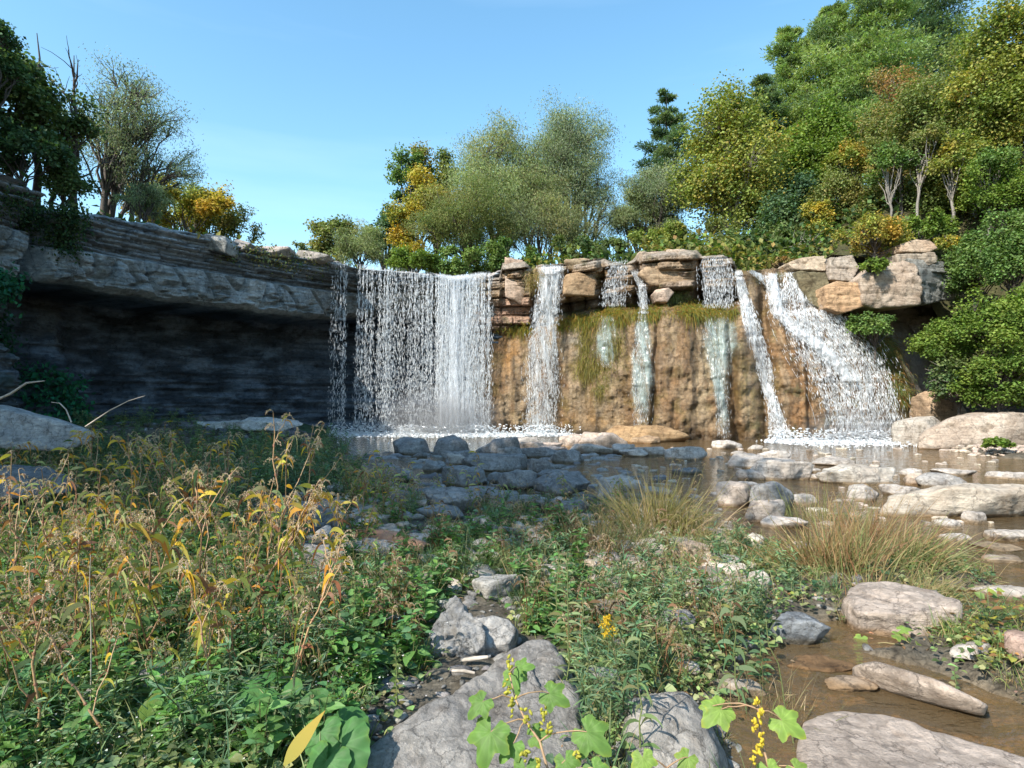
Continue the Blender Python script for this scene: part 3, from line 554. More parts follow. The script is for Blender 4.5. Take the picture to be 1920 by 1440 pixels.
def rock(label, x0, x1, ytop, ybase, mat='pale', seed=None, tint=(1, 1, 1), rot=None, flat=0, name='rock', cat='rock', zb=None, dr=.62, tilt=(0, 0), group=None, sub=4, **k):
    """a rock filling the given photo rectangle, standing on the ground or stream bed"""
    seed = seed if seed is not None else int(x0*7+ytop*3); rg = np.random.default_rng(seed)
    cx = (x0+x1)/2; z0 = 0. if zb is None else zb
    p = G(cx, ybase, z0) if zb is not None else G(cx, ybase); 
    if p[2] < 0: p = G(cx, ybase, 0.)
    Y = p[1]; wd = (x1-x0)/F*Y; dp = wd*dr; hap = ybase-ytop
    g = (EYE-p[2])*F*(1/Y-1/(Y+dp)); h = max(.22*hap, hap-.75*g)/F*(Y+dp*.4)
    bury = .35*h if p[2] < .01 else .15*h
    v, f = rockgeo((wd*1.1, dp*1.15, (h+bury)*1.12), seed, sub, rg.uniform(-.25, .25) if rot is None else rot, tilt, **k)
    base = np.array([p[0]*(1+dp*.5/Y), Y+dp*.5, p[2]-bury]); v = v+np.array([0, 0, (h+bury)*.5])
    c = np.ones((len(v), 3))*np.array(tint)*(1+.06*rg.normal()); wz = v[:, 2]+base[2]
    wetm = sm(.07, .02, wz)[:, None]*(p[2] < .12); c = c*(1-wetm*np.array([.45, .55, .68]))
    o = mesh(name, v, f, M[mat], col=c); o.location = base; return tag(o, label, cat, group)
# rocks in the shaded riffle below the pool
RK = [
 ('long pale tipped rock pointing at the pool, left end of the shaded riffle rocks', 734, 808, 822, 852, 'grey', {}),
 ('broad dark rock with a flat top at the pool edge below the dense fall', 812, 886, 819, 856, 'grey', {}),
 ('dark humped rock standing highest in the middle of the shaded riffle', 900, 972, 821, 852, 'grey', {}),
 ('dark block leaning behind the long mossy rock in the riffle', 935, 975, 838, 860, 'grey', {}),
 ('flat rock tucked in front of the broad dark rock', 832, 880, 846, 862, 'grey', {}),
 ('long dark mossy rock lying across the centre of the riffle', 868, 990, 846, 884, 'grey', {}),
 ('small triangular pale rock left of the long mossy rock', 840, 872, 852, 872, 'pale', {}),
 ('flat grey blue rock right of the highest humped rock', 974, 1046, 838, 858, 'grey', {}),
 ('angular grey rock at the right end of the shaded riffle', 1036, 1092, 842, 868, 'grey', {}),
 ('square grey rock between the long mossy rock and the angular one', 992, 1038, 861, 888, 'grey', {}),
 ('small slab just left of the block with green growth on its face', 794, 836, 864, 884, 'grey', {}),
 ('big shaded block with green growth on its face, middle of the riffle', 826, 916, 870, 912, 'grey', {'sub': 5}),
 ('cracked grey rock right of the block with green growth', 928, 1006, 880, 918, 'grey', {}),
 ('small round grey rock between the big block and the cracked one', 914, 940, 884, 906, 'grey', {}),
 ('wide grey slab sloping into still water right of the cracked rock', 1000, 1102, 884, 926, 'grey', {'sub': 5}),
 ('thin slab lying on the right end of the wide sloping slab', 1010, 1072, 880, 896, 'grey', {}),
 ('low dark slab in the water at the left of the riffle', 712, 776, 884, 904, 'grey', {}),
 ('flat slab in the weeds at the far left of the riffle', 646, 730, 900, 922, 'grey', {}),
 ('wide grey boulder with a pale top behind a flat slab, amid the weeds', 806, 892, 912, 962, 'grey', {'sub': 5}),
 ('flat slab lying in front of the wide grey boulder', 790, 872, 950, 974, 'grey', {}),
 ('upright narrow slab half hidden in weeds left of the wide grey boulder', 728, 762, 916, 964, 'grey', {}),
 ('little grey stone left of the flat slab', 748, 772, 960, 974, 'grey', {}),
 ('tiny flat stone in shaded water left of the small slab', 776, 800, 848, 858, 'grey', {}),
 ('pale sunlit rock with a knob, far edge of the riffle', 960, 1010, 820, 834, 'pale', {}),
 ('pinkish sunlit rock with a dark knob at the pool edge', 968, 1024, 828, 846, 'pale', {'tint': (1.05, .93, .86)}),
 ('flat pink rock in the sunlit row before the ochre face', 1010, 1052, 829, 840, 'pale', {'tint': (1.05, .93, .86)}),
 ('long low pink rock, second in the sunlit row', 1004, 1064, 836, 848, 'pale', {'tint': (1.05, .92, .85)}),
 ('tall pale rock, highest of the sunlit row before the ochre face', 1050, 1106, 814, 838, 'pale', {'tint': (1.05, .95, .88)}),
 ('wide layered pale rock at the right end of the sunlit row', 1080, 1162, 810, 840, 'pale', {'tint': (1.05, .95, .88)}),
 ('low white slab in front of the wide layered pale rock', 1072, 1150, 832, 852, 'pale', {}),
 ('ochre boulder leaning against the foot of the wet face', 1162, 1268, 798, 830, 'block', {'tint': (.85, .62, .38)}),
 ('small tan rock in front of the ochre boulder', 1188, 1236, 817, 832, 'block', {'tint': (.95, .75, .55)}),
 ('pale rock with a pointed left end below the ochre boulder', 1146, 1192, 832, 852, 'pale', {}),
 ('two toned pale rock right of the pointed one', 1196, 1244, 838, 854, 'pale', {}),
 ('small white stone between the pointed and two toned pale rocks', 1166, 1210, 842, 856, 'pale', {}),
 ('squarish pale rock standing alone in the brown water', 1254, 1312, 836, 862, 'pale', {}),
 ('flat dark topped rock just right of the weeds', 1268, 1310, 876, 888, 'grey', {}),
 ('pale pyramid rock at the foot of the grey green film of water', 1336, 1392, 825, 842, 'pale', {}),
 ('small white stone right of the pale pyramid rock', 1404, 1428, 834, 845, 'pale', {}),
 ('tiny flat stone below the pale pyramid rock', 1372, 1400, 846, 854, 'pale', {}),
 ('flat beige rock behind the white boulder', 1362, 1442, 852, 878, 'pale', {}),
 ('rounded beige rock just above the white boulder', 1432, 1474, 844, 864, 'pale', {}),
 ('large white boulder with grey swirls in the middle of the stream', 1416, 1510, 860, 900, 'pale', {'sub': 5, 'tint': (1.12, 1.1, 1.08), 'seed': 44}),
 ('small pale rock at the left foot of the white boulder', 1390, 1426, 880, 900, 'pale', {}),
 ('flat pale rock behind the long grey ended slab', 1528, 1602, 858, 874, 'pale', {}),
 ('long flat topped slab with a dark right end in the stream', 1538, 1676, 872, 908, 'block', {'sub': 5, 'dr': .4, 'seed': 12}),
 ('tiny white stone right of the white boulder', 1512, 1538, 878, 886, 'pale', {}),
 ('thin pale rock just left of the long flat topped slab', 1514, 1546, 888, 900, 'pale', {}),
 ('rounded pale rock right of the long flat topped slab', 1690, 1728, 878, 894, 'pale', {}),
 ('tan rock below the rounded pale one', 1696, 1740, 886, 910, 'pale', {'tint': (1, .9, .8)}),
 ('rock with a dark cracked right end near the right of the stream', 1728, 1802, 886, 916, 'grey', {'tint': (1.2, 1.15, 1.1)}),
 ('flat white rock behind the dark ended rock', 1760, 1820, 878, 892, 'pale', {}),
 ('low pale slab in water at the right edge of the view', 1854, 1935, 883, 900, 'pale', {}),
 ('beige angular rock, left of a close pair in the stream', 1348, 1412, 904, 950, 'pale', {'tint': (1, .92, .86)}),
 ('pale slab lying behind the close pair of rocks', 1376, 1420, 902, 914, 'pale', {}),
 ('grey angular rock, right of a close pair in the stream', 1410, 1482, 904, 956, 'grey', {'tint': (1.2, 1.2, 1.2)}),
 ('rock with a dark wet underside in front of the close pair', 1394, 1464, 938, 980, 'pale', {'tint': (.95, .88, .82), 'sharp': 14}),
 ('white flat rock beside the reddish grass clump', 1438, 1504, 968, 992, 'pale', {'tint': (1.1, 1.1, 1.1)}),
 ('small striped white stone alone in the brown water', 1338, 1370, 989, 1001, 'pale', {'tint': (1.1, 1.1, 1.1)}),
 ('pale rock with a pointed top behind the reddish grass clump', 1586, 1642, 908, 940, 'pale', {}),
 ('low tan rock behind the reddish grass clump', 1478, 1530, 926, 946, 'pale', {}),
 ('pinkish rock against the left foot of the reddish grass clump', 1468, 1530, 1018, 1048, 'pale', {'tint': (1, .88, .84)}),
 ('large long slab sloping up to the right in the stream', 1650, 1960, 908, 972, 'block', {'sub': 5, 'dr': .35, 'seed': 31, 'tint': (1.08, 1.05, 1.)}),
 ('pale rock at the left end of the large long slab', 1652, 1712, 908, 930, 'pale', {}),
 ('white stone in front of the large long slab', 1758, 1802, 972, 992, 'pale', {}),
 ('pale rock under the dry grass on the long slab', 1808, 1848, 958, 982, 'pale', {}),
 ('small pale stone right of the reddish grass clump', 1764, 1818, 998, 1018, 'pale', {}),
 ('white pointed rock near the right edge of the stream', 1850, 1932, 992, 1016, 'pale', {'tint': (1.1, 1.08, 1.05)}),
 ('thin white rock awash below the white pointed one', 1836, 1910, 1020, 1032, 'pale', {}),
 ('second thin white rock awash, further down the stream', 1846, 1914, 1040, 1056, 'pale', {}),
 ('white flat rock with wet lower half at the right edge', 1844, 1935, 1096, 1128, 'pale', {'tint': (1.1, 1.08, 1.05)}),
 # among the weeds, nearer
 ('white rock behind brown stems in the middle weeds', 1118, 1200, 890, 940, 'pale', {}),
 ('pale rock under the tan grass right of centre', 1196, 1260, 912, 930, 'pale', {}),
 ('brown round rock at the left foot of the tan grass clump', 1258, 1324, 1012, 1050, 'pale', {'tint': (.9, .78, .68)}),
 ('grey flat rock in weeds, upper left of the reddish log', 472, 640, 936, 1006, 'grey', {'sub': 5, 'dr': .5}),
 ('white rock below the reddish log', 556, 640, 1020, 1082, 'pale', {}),
 ('pale rock just below the middle of the reddish log', 656, 760, 1012, 1050, 'pale', {}),
 ('grey stone set in the green grass tuft in the centre', 888, 962, 1078, 1122, 'grey', {'tint': (1.3, 1.28, 1.22)}),
 ('long narrow grey stone right of the centre grass', 1100, 1192, 1122, 1158, 'grey', {'tint': (.8, .72, .64)}),
 ('small round grey stone left of the long narrow one', 1036, 1074, 1114, 1134, 'grey', {'tint': (1.2, 1.2, 1.2)}),
 ('flat pale stone in the weeds below the tan grass', 1290, 1360, 1098, 1124, 'pale', {}),
 ('blue grey wet slab by the small inlet', 1450, 1545, 1146, 1212, 'grey', {'sub': 5, 'tint': (.85, .92, 1.)}),
 ('big pinkish slab beneath the reddish grass clump', 1588, 1758, 1100, 1200, 'pale', {'sub': 5, 'tint': (1, .92, .87), 'dr': .8}),
 ('grey rock under green leaves left of the blue grey slab', 1238, 1300, 1140, 1190, 'grey', {'tint': (1.1, 1.1, 1.15)}),
 ('low rock at the foot of the yellow goldenrod', 1144, 1190, 1196, 1226, 'pale', {}),
 ('reddish spotted rock cut by the right edge of the view', 1898, 1990, 1190, 1260, 'pale', {'tint': (1, .8, .74)}),
 ('pale striped rock on the right bank above the yellow vines', 1792, 1850, 1204, 1240, 'pale', {}),
 ('grey stone half hidden in shade, lower left', 160, 250, 1290, 1340, 'grey', {}),
 ('flat grey stone under dark stems, lower left', 240, 330, 1255, 1310, 'grey', {}),
]
for lb, a, b, c, d, m, k in RK: rock(lb, a, b, c, d, m, **k)
rock('darker slab below the long pale weathered slab at the left edge', -120, 96, 872, 930, 'grey', 92, name='boulder', cat='boulder', sub=5, dr=.5, zb=.6, tint=(.8, .85, .9))
rock('long pale slab lying on the floor of the dark hollow', 378, 556, 783, 806, 'grey', 93, name='boulder', cat='boulder', sub=5, dr=.2, zb=.55, tint=(2., 2., 1.95))
rock('square block standing at the right foot of the broad cascade', 1682, 1772, 782, 838, 'block', 94, name='boulder', cat='boulder', sub=5, dr=.8, sharp=18, rough=.03, zb=.0)
rock('long rounded tan block on the right bank above the pebbles', 1738, 1990, 772, 840, 'block', 95, name='boulder', cat='boulder', sub=5, dr=.35, zb=.1, sharp=14, rough=.035, tint=(1, .93, .88))
rock('brown domed boulder behind the long tan block', 1708, 1806, 738, 800, 'block', 96, name='boulder', cat='boulder', sub=5, zb=.6, tint=(.85, .7, .55))

def hull_rock(label, pts, mat, seed, name='boulder', cat='boulder', sub=6, sharp=26, rough=.03, layered=0., tint=(1, 1, 1), cracks=0.):
    pts = np.array(pts, float); c = (pts.max(0)+pts.min(0))/2; b = bmesh.new()
    for p in pts: b.verts.new(p-c)
    r_h = bmesh.ops.convex_hull(b, input=list(b.verts)); b.normal_update()
    nn = []; ds = []
    for f in b.faces:
        n_ = np.array(f.normal[:]); d_ = float(n_@np.array(f.verts[0].co[:]))
        if d_ < 0: n_, d_ = -n_, -d_
        if d_ > 1e-3: nn.append(n_); ds.append(d_)
    b.free(); nn = np.array(nn); ds = np.array(ds); d, f = ico(sub)
    cs_ = np.maximum(d@nn.T, 1e-4); r = ds/cs_; rmin = r.min(1); r = np.maximum(np.sum((r/rmin[:, None])**-sharp, 1)**(-1./sharp)*rmin, .7*rmin)
    v = d*r[:, None]; q = np.ptp(pts, 0).max()/2
    v = v+d*(rough*q*(fbm(v/q, 1.8, 6, seed*2.3)-.7*np.abs(fbm(v/q, 3.5, 4, seed+1.))))[:, None]
    if layered:
        st, se = strata(v[:, 0]+.6*v[:, 1], v[:, 2]+.06*v[:, 0], layered, layered*6, seed); v[:, :2] *= (1+.035*st+.03*se)[:, None]
    if cracks: v = v-d*(cracks*q*np.exp(-(np.abs(fbm(v/q, 1.3, 3, seed+8.))/.025)**2))[:, None]
    o = mesh(name, v, f, M[mat], col=np.ones((len(v), 3))*np.array(tint)); o.location = c; return tag(o, label, cat)
def box_pts(face, depth, taper=.0, lift=0., xs=0.):
    """front outline (px, py, Y) plus the same outline pushed back"""
    a = at(np.array([p[0] for p in face]), np.array([p[1] for p in face]), np.array([p[2] for p in face], float)); b = a+np.array([xs, depth, lift]); m = b.mean(0); return np.concatenate([a, m+(b-m)*(1-taper)])
hull_rock('long pale weathered slab on the left bank, sloping down to the right', box_pts([(-160, 745, 9.6), (0, 765, 9.6), (110, 787, 9.7), (186, 812, 9.9), (176, 832, 9.8), (110, 850, 9.6), (0, 838, 9.4), (-160, 830, 9.3)], 1.5, .1, .02, -1.15), 'grey', 91, rough=.04, tint=(1.5, 1.5, 1.5), sharp=50, cracks=.02)
# foreground: the big tilted slab and its neighbours
hull_rock('large grey slab tilted out of the weeds, widening towards the bottom edge of the photo',
    np.concatenate([at(np.array([640, 760, 900, 1000, 1040, 1075, 1110, 700, 1100, 900, 620]), np.array([1450, 1345, 1250, 1192, 1196, 1250, 1460, 1600, 1600, 1620, 1600]), np.array([2.45, 2.75, 3.1, 3.35, 3.35, 3.3, 2.5, 2.2, 2.2, 2.15, 2.25])),
                    [(-.9, 3.0, -.2), (0, 3.9, -.2), (.5, 3.6, -.2), (.4, 2.4, -.3), (-.6, 2.4, -.3)]]), 'grey', 4, rough=.07, tint=(1.0, .96, .92), cracks=.05, sharp=30)
hull_rock('pointed grey boulder with a craggy face, in the weeds left of the tilted slab',
    np.concatenate([at(np.array([803, 820, 850, 872, 905, 908, 880, 815]), np.array([1185, 1150, 1120, 1135, 1160, 1200, 1228, 1225]), np.array([3.8, 3.85, 3.95, 3.95, 3.75, 3.65, 3.6, 3.65])), [(-.5, 4.2, 0), (-.3, 4.3, .05), (-.15, 4.1, 0), (-.5, 3.7, -.05), (-.2, 3.7, -.05)]]), 'grey', 9, rough=.16, cracks=.05)
hull_rock('smaller pale boulder touching the right side of the pointed grey boulder',
    np.concatenate([at(np.array([893, 925, 958, 970, 955, 905]), np.array([1157, 1152, 1160, 1180, 1205, 1212]), np.array([3.85, 3.9, 3.85, 3.8, 3.7, 3.7])), [(-.2, 4.2, .05), (.05, 4.15, .05), (0, 3.8, -.05), (-.25, 3.8, -.05)]]), 'grey', 12, rough=.06, tint=(1.2, 1.18, 1.15))
hull_rock('round topped pale boulder striped with grass shadows, bottom centre right',
    np.concatenate([at(np.array([1165, 1195, 1240, 1290, 1325, 1350, 1345, 1170]), np.array([1345, 1305, 1295, 1300, 1340, 1400, 1470, 1470]), np.array([2.7, 2.8, 2.85, 2.85, 2.75, 2.65, 2.45, 2.45])), [(.55, 3.4, 0), (1.0, 3.4, 0), (1.05, 2.8, -.05), (.5, 2.7, -.05)]]), 'grey', 15, rough=.05, tint=(1.25, 1.18, 1.1), sharp=12)
hull_rock('long low pinkish slab edging the small inlet, lower right',
    [tuple(G(1600, 1245, .13)), tuple(G(1640, 1238, .17)), tuple(G(1760, 1275, .17)), tuple(G(1850, 1318, .14)), tuple(G(1845, 1345, .02)), tuple(G(1700, 1310, .0)), tuple(G(1600, 1275, .0)), tuple(G(1600, 1262, -.2)), tuple(G(1860, 1330, -.2)), tuple(G(1750, 1275, -.2))], 'pale', 21, rough=.035, tint=(1.02, .94, .88))
hull_rock('wide flat slab awash in brown water at the bottom right corner',
    [tuple(G(a_, b_, h_)) for a_, b_, h_ in ((1500, 1345, .03), (1620, 1330, .035), (1800, 1385, .03), (2000, 1440, .02), (2000, 1560, .02), (1520, 1560, .05), (1480, 1400, .05), (1500, 1345, -.25), (2000, 1440, -.25), (1500, 1560, -.25), (2000, 1560, -.25))], 'pale', 22, rough=.035, tint=(.85, .78, .74), sharp=20)
# outcrop at the right of the rim
OC = [
 ('low layered slab pair on the rim just right of the crest spill', [(1478, 492, 24.9), (1500, 483, 25.1), (1552, 478, 25.1), (1556, 492, 24.8), (1550, 508, 24.6), (1490, 506, 24.7)], 2.4, 'block', .16, (.95, .85, .72)),
 ('grey stepped slab under the bushes, left part of the outcrop', [(1556, 482, 24.5), (1600, 478, 24.6), (1614, 500, 24.3), (1600, 528, 24.1), (1556, 524, 24.2)], 2.5, 'block', .16, (.82, .78, .74)),
 ('dark wet grooved rock between the broad cascade and the orange block', [(1492, 508, 24.6), (1552, 510, 24.4), (1560, 560, 24.0), (1550, 585, 23.9), (1520, 570, 24.2), (1500, 540, 24.5)], 2., 'block', 0., (.35, .33, .22)),
 ('orange faced block hanging over the bushes in the outcrop', [(1548, 535, 23.4), (1570, 527, 23.5), (1618, 530, 23.3), (1634, 545, 23.2), (1622, 575, 23.2), (1580, 588, 23.3), (1550, 578, 23.4)], 2.6, 'block', .35, (1.02, .74, .50)),
 ('biggest pinkish grey block of the outcrop with an undercut base', [(1612, 520, 23.1), (1650, 492, 23.3), (1706, 486, 23.2), (1722, 498, 23.0), (1734, 540, 22.9), (1728, 572, 23.0), (1640, 580, 23.1), (1618, 572, 23.1)], 3.2, 'block', .45, (.92, .82, .74)),
 ('shaded grey side block at the right end of the outcrop', [(1722, 500, 23.1), (1764, 505, 23.9), (1790, 530, 24.4), (1786, 560, 24.4), (1736, 572, 23.2)], 2.6, 'lime', .3, (.62, .60, .56)),  # dark grey tint holds the shade of the outcrop's right side
 ('thin layered slab stack between the biggest block and the cap rock', [(1680, 475, 23.8), (1752, 472, 23.8), (1762, 492, 23.7), (1740, 500, 23.6), (1684, 494, 23.7)], 2.6, 'block', .12, (.75, .70, .64)),
 ('dark second layer of slabs stepping right below the cap rock', [(1700, 484, 23.6), (1772, 490, 23.9), (1776, 512, 23.8), (1712, 508, 23.4)], 2.4, 'lime', .14, (.62, .58, .52)),
 ('overhanging cap rock on the very top of the outcrop', [(1686, 458, 23.9), (1720, 447, 24.0), (1748, 452, 23.9), (1762, 466, 23.8), (1740, 474, 23.8), (1690, 472, 23.8)], 2.2, 'block', 0., (.98, .82, .68)),
]
for i, (lb, face, dp, m, ly, tn) in enumerate(OC): hull_rock(lb, box_pts(face, dp, .12), m, 50+i, name='rock_block', cat='rock', sub=6, layered=ly, tint=tn, rough=.055, sharp=90, cracks=.025)
# loose blocks sitting on the rim of the middle wall and the ledge
for i, (lb, x0, y0, x1, y1, Y, dp, tn, ly) in enumerate([
 ('square pinkish rock block standing on the rim right of the dense fall', 944, 490, 988, 562, 28.3, 1.3, (1.05, .88, .78), .22),
 ('mossy rim block between the pinkish block and the tall narrow fall', 998, 496, 1014, 530, 28.2, 1.2, (.7, .62, .42), 0),
 ('big tan block leaning out right of the tall narrow fall', 1056, 512, 1124, 560, 26.8, 1.6, (.82, .62, .42), .3),
 ('layered rim slab above the big tan block', 1062, 488, 1132, 508, 27.0, 1.6, (.85, .72, .54), .13),
 ('long pale rim slab in the middle of the rim', 1196, 470, 1252, 492, 26.2, 1.6, (1.1, .98, .88), .15),
 ('second pale rim slab butting the long pale one', 1250, 468, 1308, 488, 26.1, 1.6, (1.08, .96, .86), .15),
 ('deep brown block under the two pale rim slabs', 1206, 494, 1312, 534, 25.9, 1.7, (.85, .68, .50), .25),
 ('small pinkish block tucked in the dark gap above the moss', 1226, 540, 1262, 566, 25.7, 1., (1.1, .94, .86), 0),
 ('small pale slab at the sunlit end of the dark ledge', 430, 452, 470, 470, 24.1, 1., (1.2, 1.02, .94), .12),
 ('angular slab perched on the dark ledge where sunlight starts', 372, 440, 430, 468, 22.9, 1.1, (1., .98, .95), .14),
 ('row end slab on the ledge just left of the thin trickle', 560, 470, 612, 490, 26.1, 1., (1.1, .95, .84), .12),
 ('middle slab of the sunlit ledge top', 490, 460, 546, 480, 25.0, 1., (1.2, 1.02, .92), .12)]):
    m_ = 4; jr = np.random.default_rng(i+5); w5 = (x1-x0)*.12; h5 = (y1-y0)*.16; J = lambda x, y: (x+jr.normal()*w5*.6, y+jr.normal()*h5*.6, Y+.12+jr.normal()*.12); hull_rock(lb, box_pts([J(x0+m_, y0), J((x0+x1)/2, y0-1), J(x1-m_-2, y0+2), J(x1, y0+h5*2), J(x1-w5, y1), J((x0+x1)/2, y1+1), J(x0+w5, y1-2), J(x0, y0+h5*2.5)], dp, .1), 'block' if i < 8 else 'lime', 80+i, name='rock_block', cat='rock', sub=5, layered=ly, tint=tn, rough=.05, sharp=70)

RK2 = [
 ('low grey slab in the weeds just left of the dark green tuft', 780, 850, 1040, 1066, 'grey', {}),
 ('pale broken rock between the centre tuft and the tan grass', 1010, 1080, 1060, 1092, 'pale', {}),
 ('flat grey rock beneath the brown wiry weeds', 1060, 1150, 1002, 1030, 'grey', {}),
 ('pale angular rock half way between the reddish log and the tan grass', 1000, 1062, 972, 996, 'pale', {}),
 ('grey slab lying left of the flat rock beneath the wiry weeds', 905, 985, 985, 1010, 'grey', {}),
 ('wide light slab in the low weeds left of the big pinkish slab', 1350, 1450, 1080, 1108, 'pale', {}),
 ('grey angular rock left of the round topped pale boulder', 1100, 1160, 1250, 1290, 'grey', {'tint': (1.2, 1.2, 1.15)}),
 ('pale rock in the weeds above the round topped boulder', 1235, 1300, 1232, 1268, 'pale', {}),
 ('small pale slab beside the inlet above the dry tangle of grass', 1340, 1420, 1270, 1305, 'pale', {}),
 ('grey slab sunk in the gravel left of the tilted slab', 700, 770, 1270, 1300, 'grey', {}),
 ('light grey rock in weeds left of the pointed boulder', 720, 780, 1150, 1185, 'grey', {'tint': (1.3, 1.3, 1.25)}),
 ('pale flat rock under the leaning weed left of the centre', 590, 660, 1110, 1140, 'pale', {}),
 ('pale slab awash just off the tip of the bar at the right', 1560, 1640, 1268, 1300, 'pale', {'tint': (.9, .8, .7)}),
 ('flat brown rock awash in the middle of the small inlet', 1500, 1600, 1238, 1262, 'pale', {'tint': (.75, .6, .45)}),
 ('broken pale rock at the water edge below the tan grass clump', 1310, 1390, 1040, 1066, 'pale', {}),
 ('sharp edged grey rock in the riffle below the cracked rock', 930, 1010, 925, 950, 'grey', {}),
 ('flat grey rock at the lower edge of the riffle under thin weeds', 1020, 1100, 935, 962, 'grey', {}),
]
for lb, a, b, c, d, m, k in RK2: rock(lb, a, b, c, d, m, **k)
# pebbles and gravel: nobody could count them
def pebbles(name, label, pos, size, tint, seed, mat='pale'):
    rg = np.random.default_rng(seed); B = Bag(); var = [rockgeo((1, rng_, .45), 900+i, 3 if len(pos) < 1300 else 2, sharp=70, rough=.05) for i, rng_ in enumerate((.8, .6, .9, .7, .55, .75))]
    for i, (p, s) in enumerate(zip(pos, size)):
        v, f = var[i % 6]; a = rg.uniform(0, 6.3); c, s_ = math.cos(a), math.sin(a)
        B.add((v@np.array([[c, s_, 0], [-s_, c, 0], [0, 0, 1]]))*s+p, f, np.array(tint)*(1+.18*rg.normal())*(1+.02*rg.normal(size=3)))
    v, f, c = B.get(); tag(mesh(name, v, f, M[mat], col=np.clip(c, .1, 1.4)), label, 'pebbles', kind='stuff')
n = 1500; x = R.uniform(12.6, 20, n); y = R.uniform(17.2, 20.6, n); pebbles('pebbles', 'bed of pale pebbles along the water below the long tan block', np.column_stack([x, y, gz(x, y)+.02]), R.uniform(.06, .34, n)*R.uniform(.5, 1, n), (1.1, 1.0, .92), 1)
n = 5200; y = 2.2*np.exp(R.random(n)*2.3); x = R.uniform(-.9, .6, n)*y; k = gz(x, y) > -.02; x, y = x[k], y[k]; pebbles('gravel', 'grey gravel and small stones showing between the weeds', np.column_stack([x, y, gz(x, y)+.005]), (.02+.11*R.random(len(x))**3)*(.7+y*.1), (1., .98, .95), 2, 'grey')
n = 3600; y = 2.6*np.exp(R.random(n)*2.1); x = R.uniform(-.1, .85, n)*y; k = gz(x, y) < -.04; x, y = x[k], y[k]; pebbles('stream_stones', 'brown stones lying under the clear shallow water', np.column_stack([x, y, gz(x, y)]), (.03+.16*R.random(len(x))**2)*(.7+y*.06), (.8, .55, .32), 3)
n = 560; y = R.uniform(4.6, 13, n); x = R.uniform(-.35, .42, n)*y; k = gz(x, y) > -.05; x, y = x[k], y[k]; pebbles('broken_stones', 'broken angular stones lying among the weeds in the middle of the bar', np.column_stack([x, y, gz(x, y)+.03]), R.uniform(.08, .34, len(x)), (1.05, 1.02, .96), 12, 'pale')
n = 170; y = R.uniform(8, 21, n); x = R.uniform(.15, .8, n)*y; k = gz(x, y) < .0; x, y = x[k], y[k]; pebbles('shallow_stones', 'small pale stones just breaking the surface of the stream', np.column_stack([x, y, -.02+0*x]), R.uniform(.08, .30, len(x)), (1.05, 1., .92), 13, 'pale')
n = 700; x = R.uniform(-13, -6.5, n); y = R.uniform(20, 27.5, n); pebbles('rubble', 'broken rubble on the dark floor of the hollow', np.column_stack([x, y, gz(x, y)+.02]), R.uniform(.1, .5, n), (.6, .62, .65), 4, 'grey')
n = 560; x = R.uniform(-6, 3.2, n); y = R.uniform(9.5, 19, n); k = (gz(x, y) < .12); x, y = x[k], y[k]; pebbles('riffle_stones', 'small grey stones breaking the water between the riffle rocks', np.column_stack([x, y, np.maximum(gz(x, y), -.08)+.03]), R.uniform(.15, .62, len(x))*R.uniform(.5, 1, len(x)), (.95, .95, .95), 8, 'grey')

# ------------------------------------------------------------------ trees
PAL = {
 'dark': [((.075, .125, .05), 5), ((.105, .16, .06), 4), ((.17, .21, .07), 2)],
 'deep': [((.06, .115, .06), 5), ((.085, .15, .07), 4), ((.12, .18, .07), 1)],
 'willow': [((.21, .26, .11), 5), ((.28, .33, .15), 4), ((.13, .15, .075), 3), ((.30, .26, .10), 1)],
 'greywillow': [((.19, .24, .135), 5), ((.27, .32, .19), 4), ((.11, .13, .085), 3)],
 'yellow': [((.44, .33, .05), 4), ((.34, .30, .06), 4), ((.20, .24, .06), 4), ((.46, .27, .04), 1)],
 'yelgreen': [((.22, .26, .065), 5), ((.31, .30, .075), 3), ((.16, .21, .05), 6), ((.36, .27, .05), 1)],
 'green': [((.09, .16, .045), 5), ((.13, .21, .06), 4), ((.19, .26, .07), 2)],
 'bright': [((.13, .20, .035), 5), ((.19, .26, .05), 3), ((.09, .15, .03), 3)],
 'olive': [((.17, .20, .065), 5), ((.23, .245, .085), 4), ((.12, .165, .05), 5), ((.25, .19, .06), 2)],
 'rust': [((.24, .19, .08), 4), ((.24, .20, .08), 3), ((.33, .17, .07), 2)],
 'orange': [((.40, .25, .05), 3), ((.36, .30, .06), 3), ((.20, .26, .06), 4)],
 'pine': [((.09, .15, .09), 5), ((.13, .20, .11), 4), ((.16, .22, .12), 3)],
 'pinelit': [((.22, .31, .12), 5), ((.30, .38, .16), 4), ((.15, .22, .11), 3)],  # pine greens with sunlight put into the needle colours
}
def pal(name, n, rg): p = PAL[name]; w = np.array([q[1] for q in p], float); return np.array([q[0] for q in p])[rg.choice(len(p), n, p=w/w.sum())]
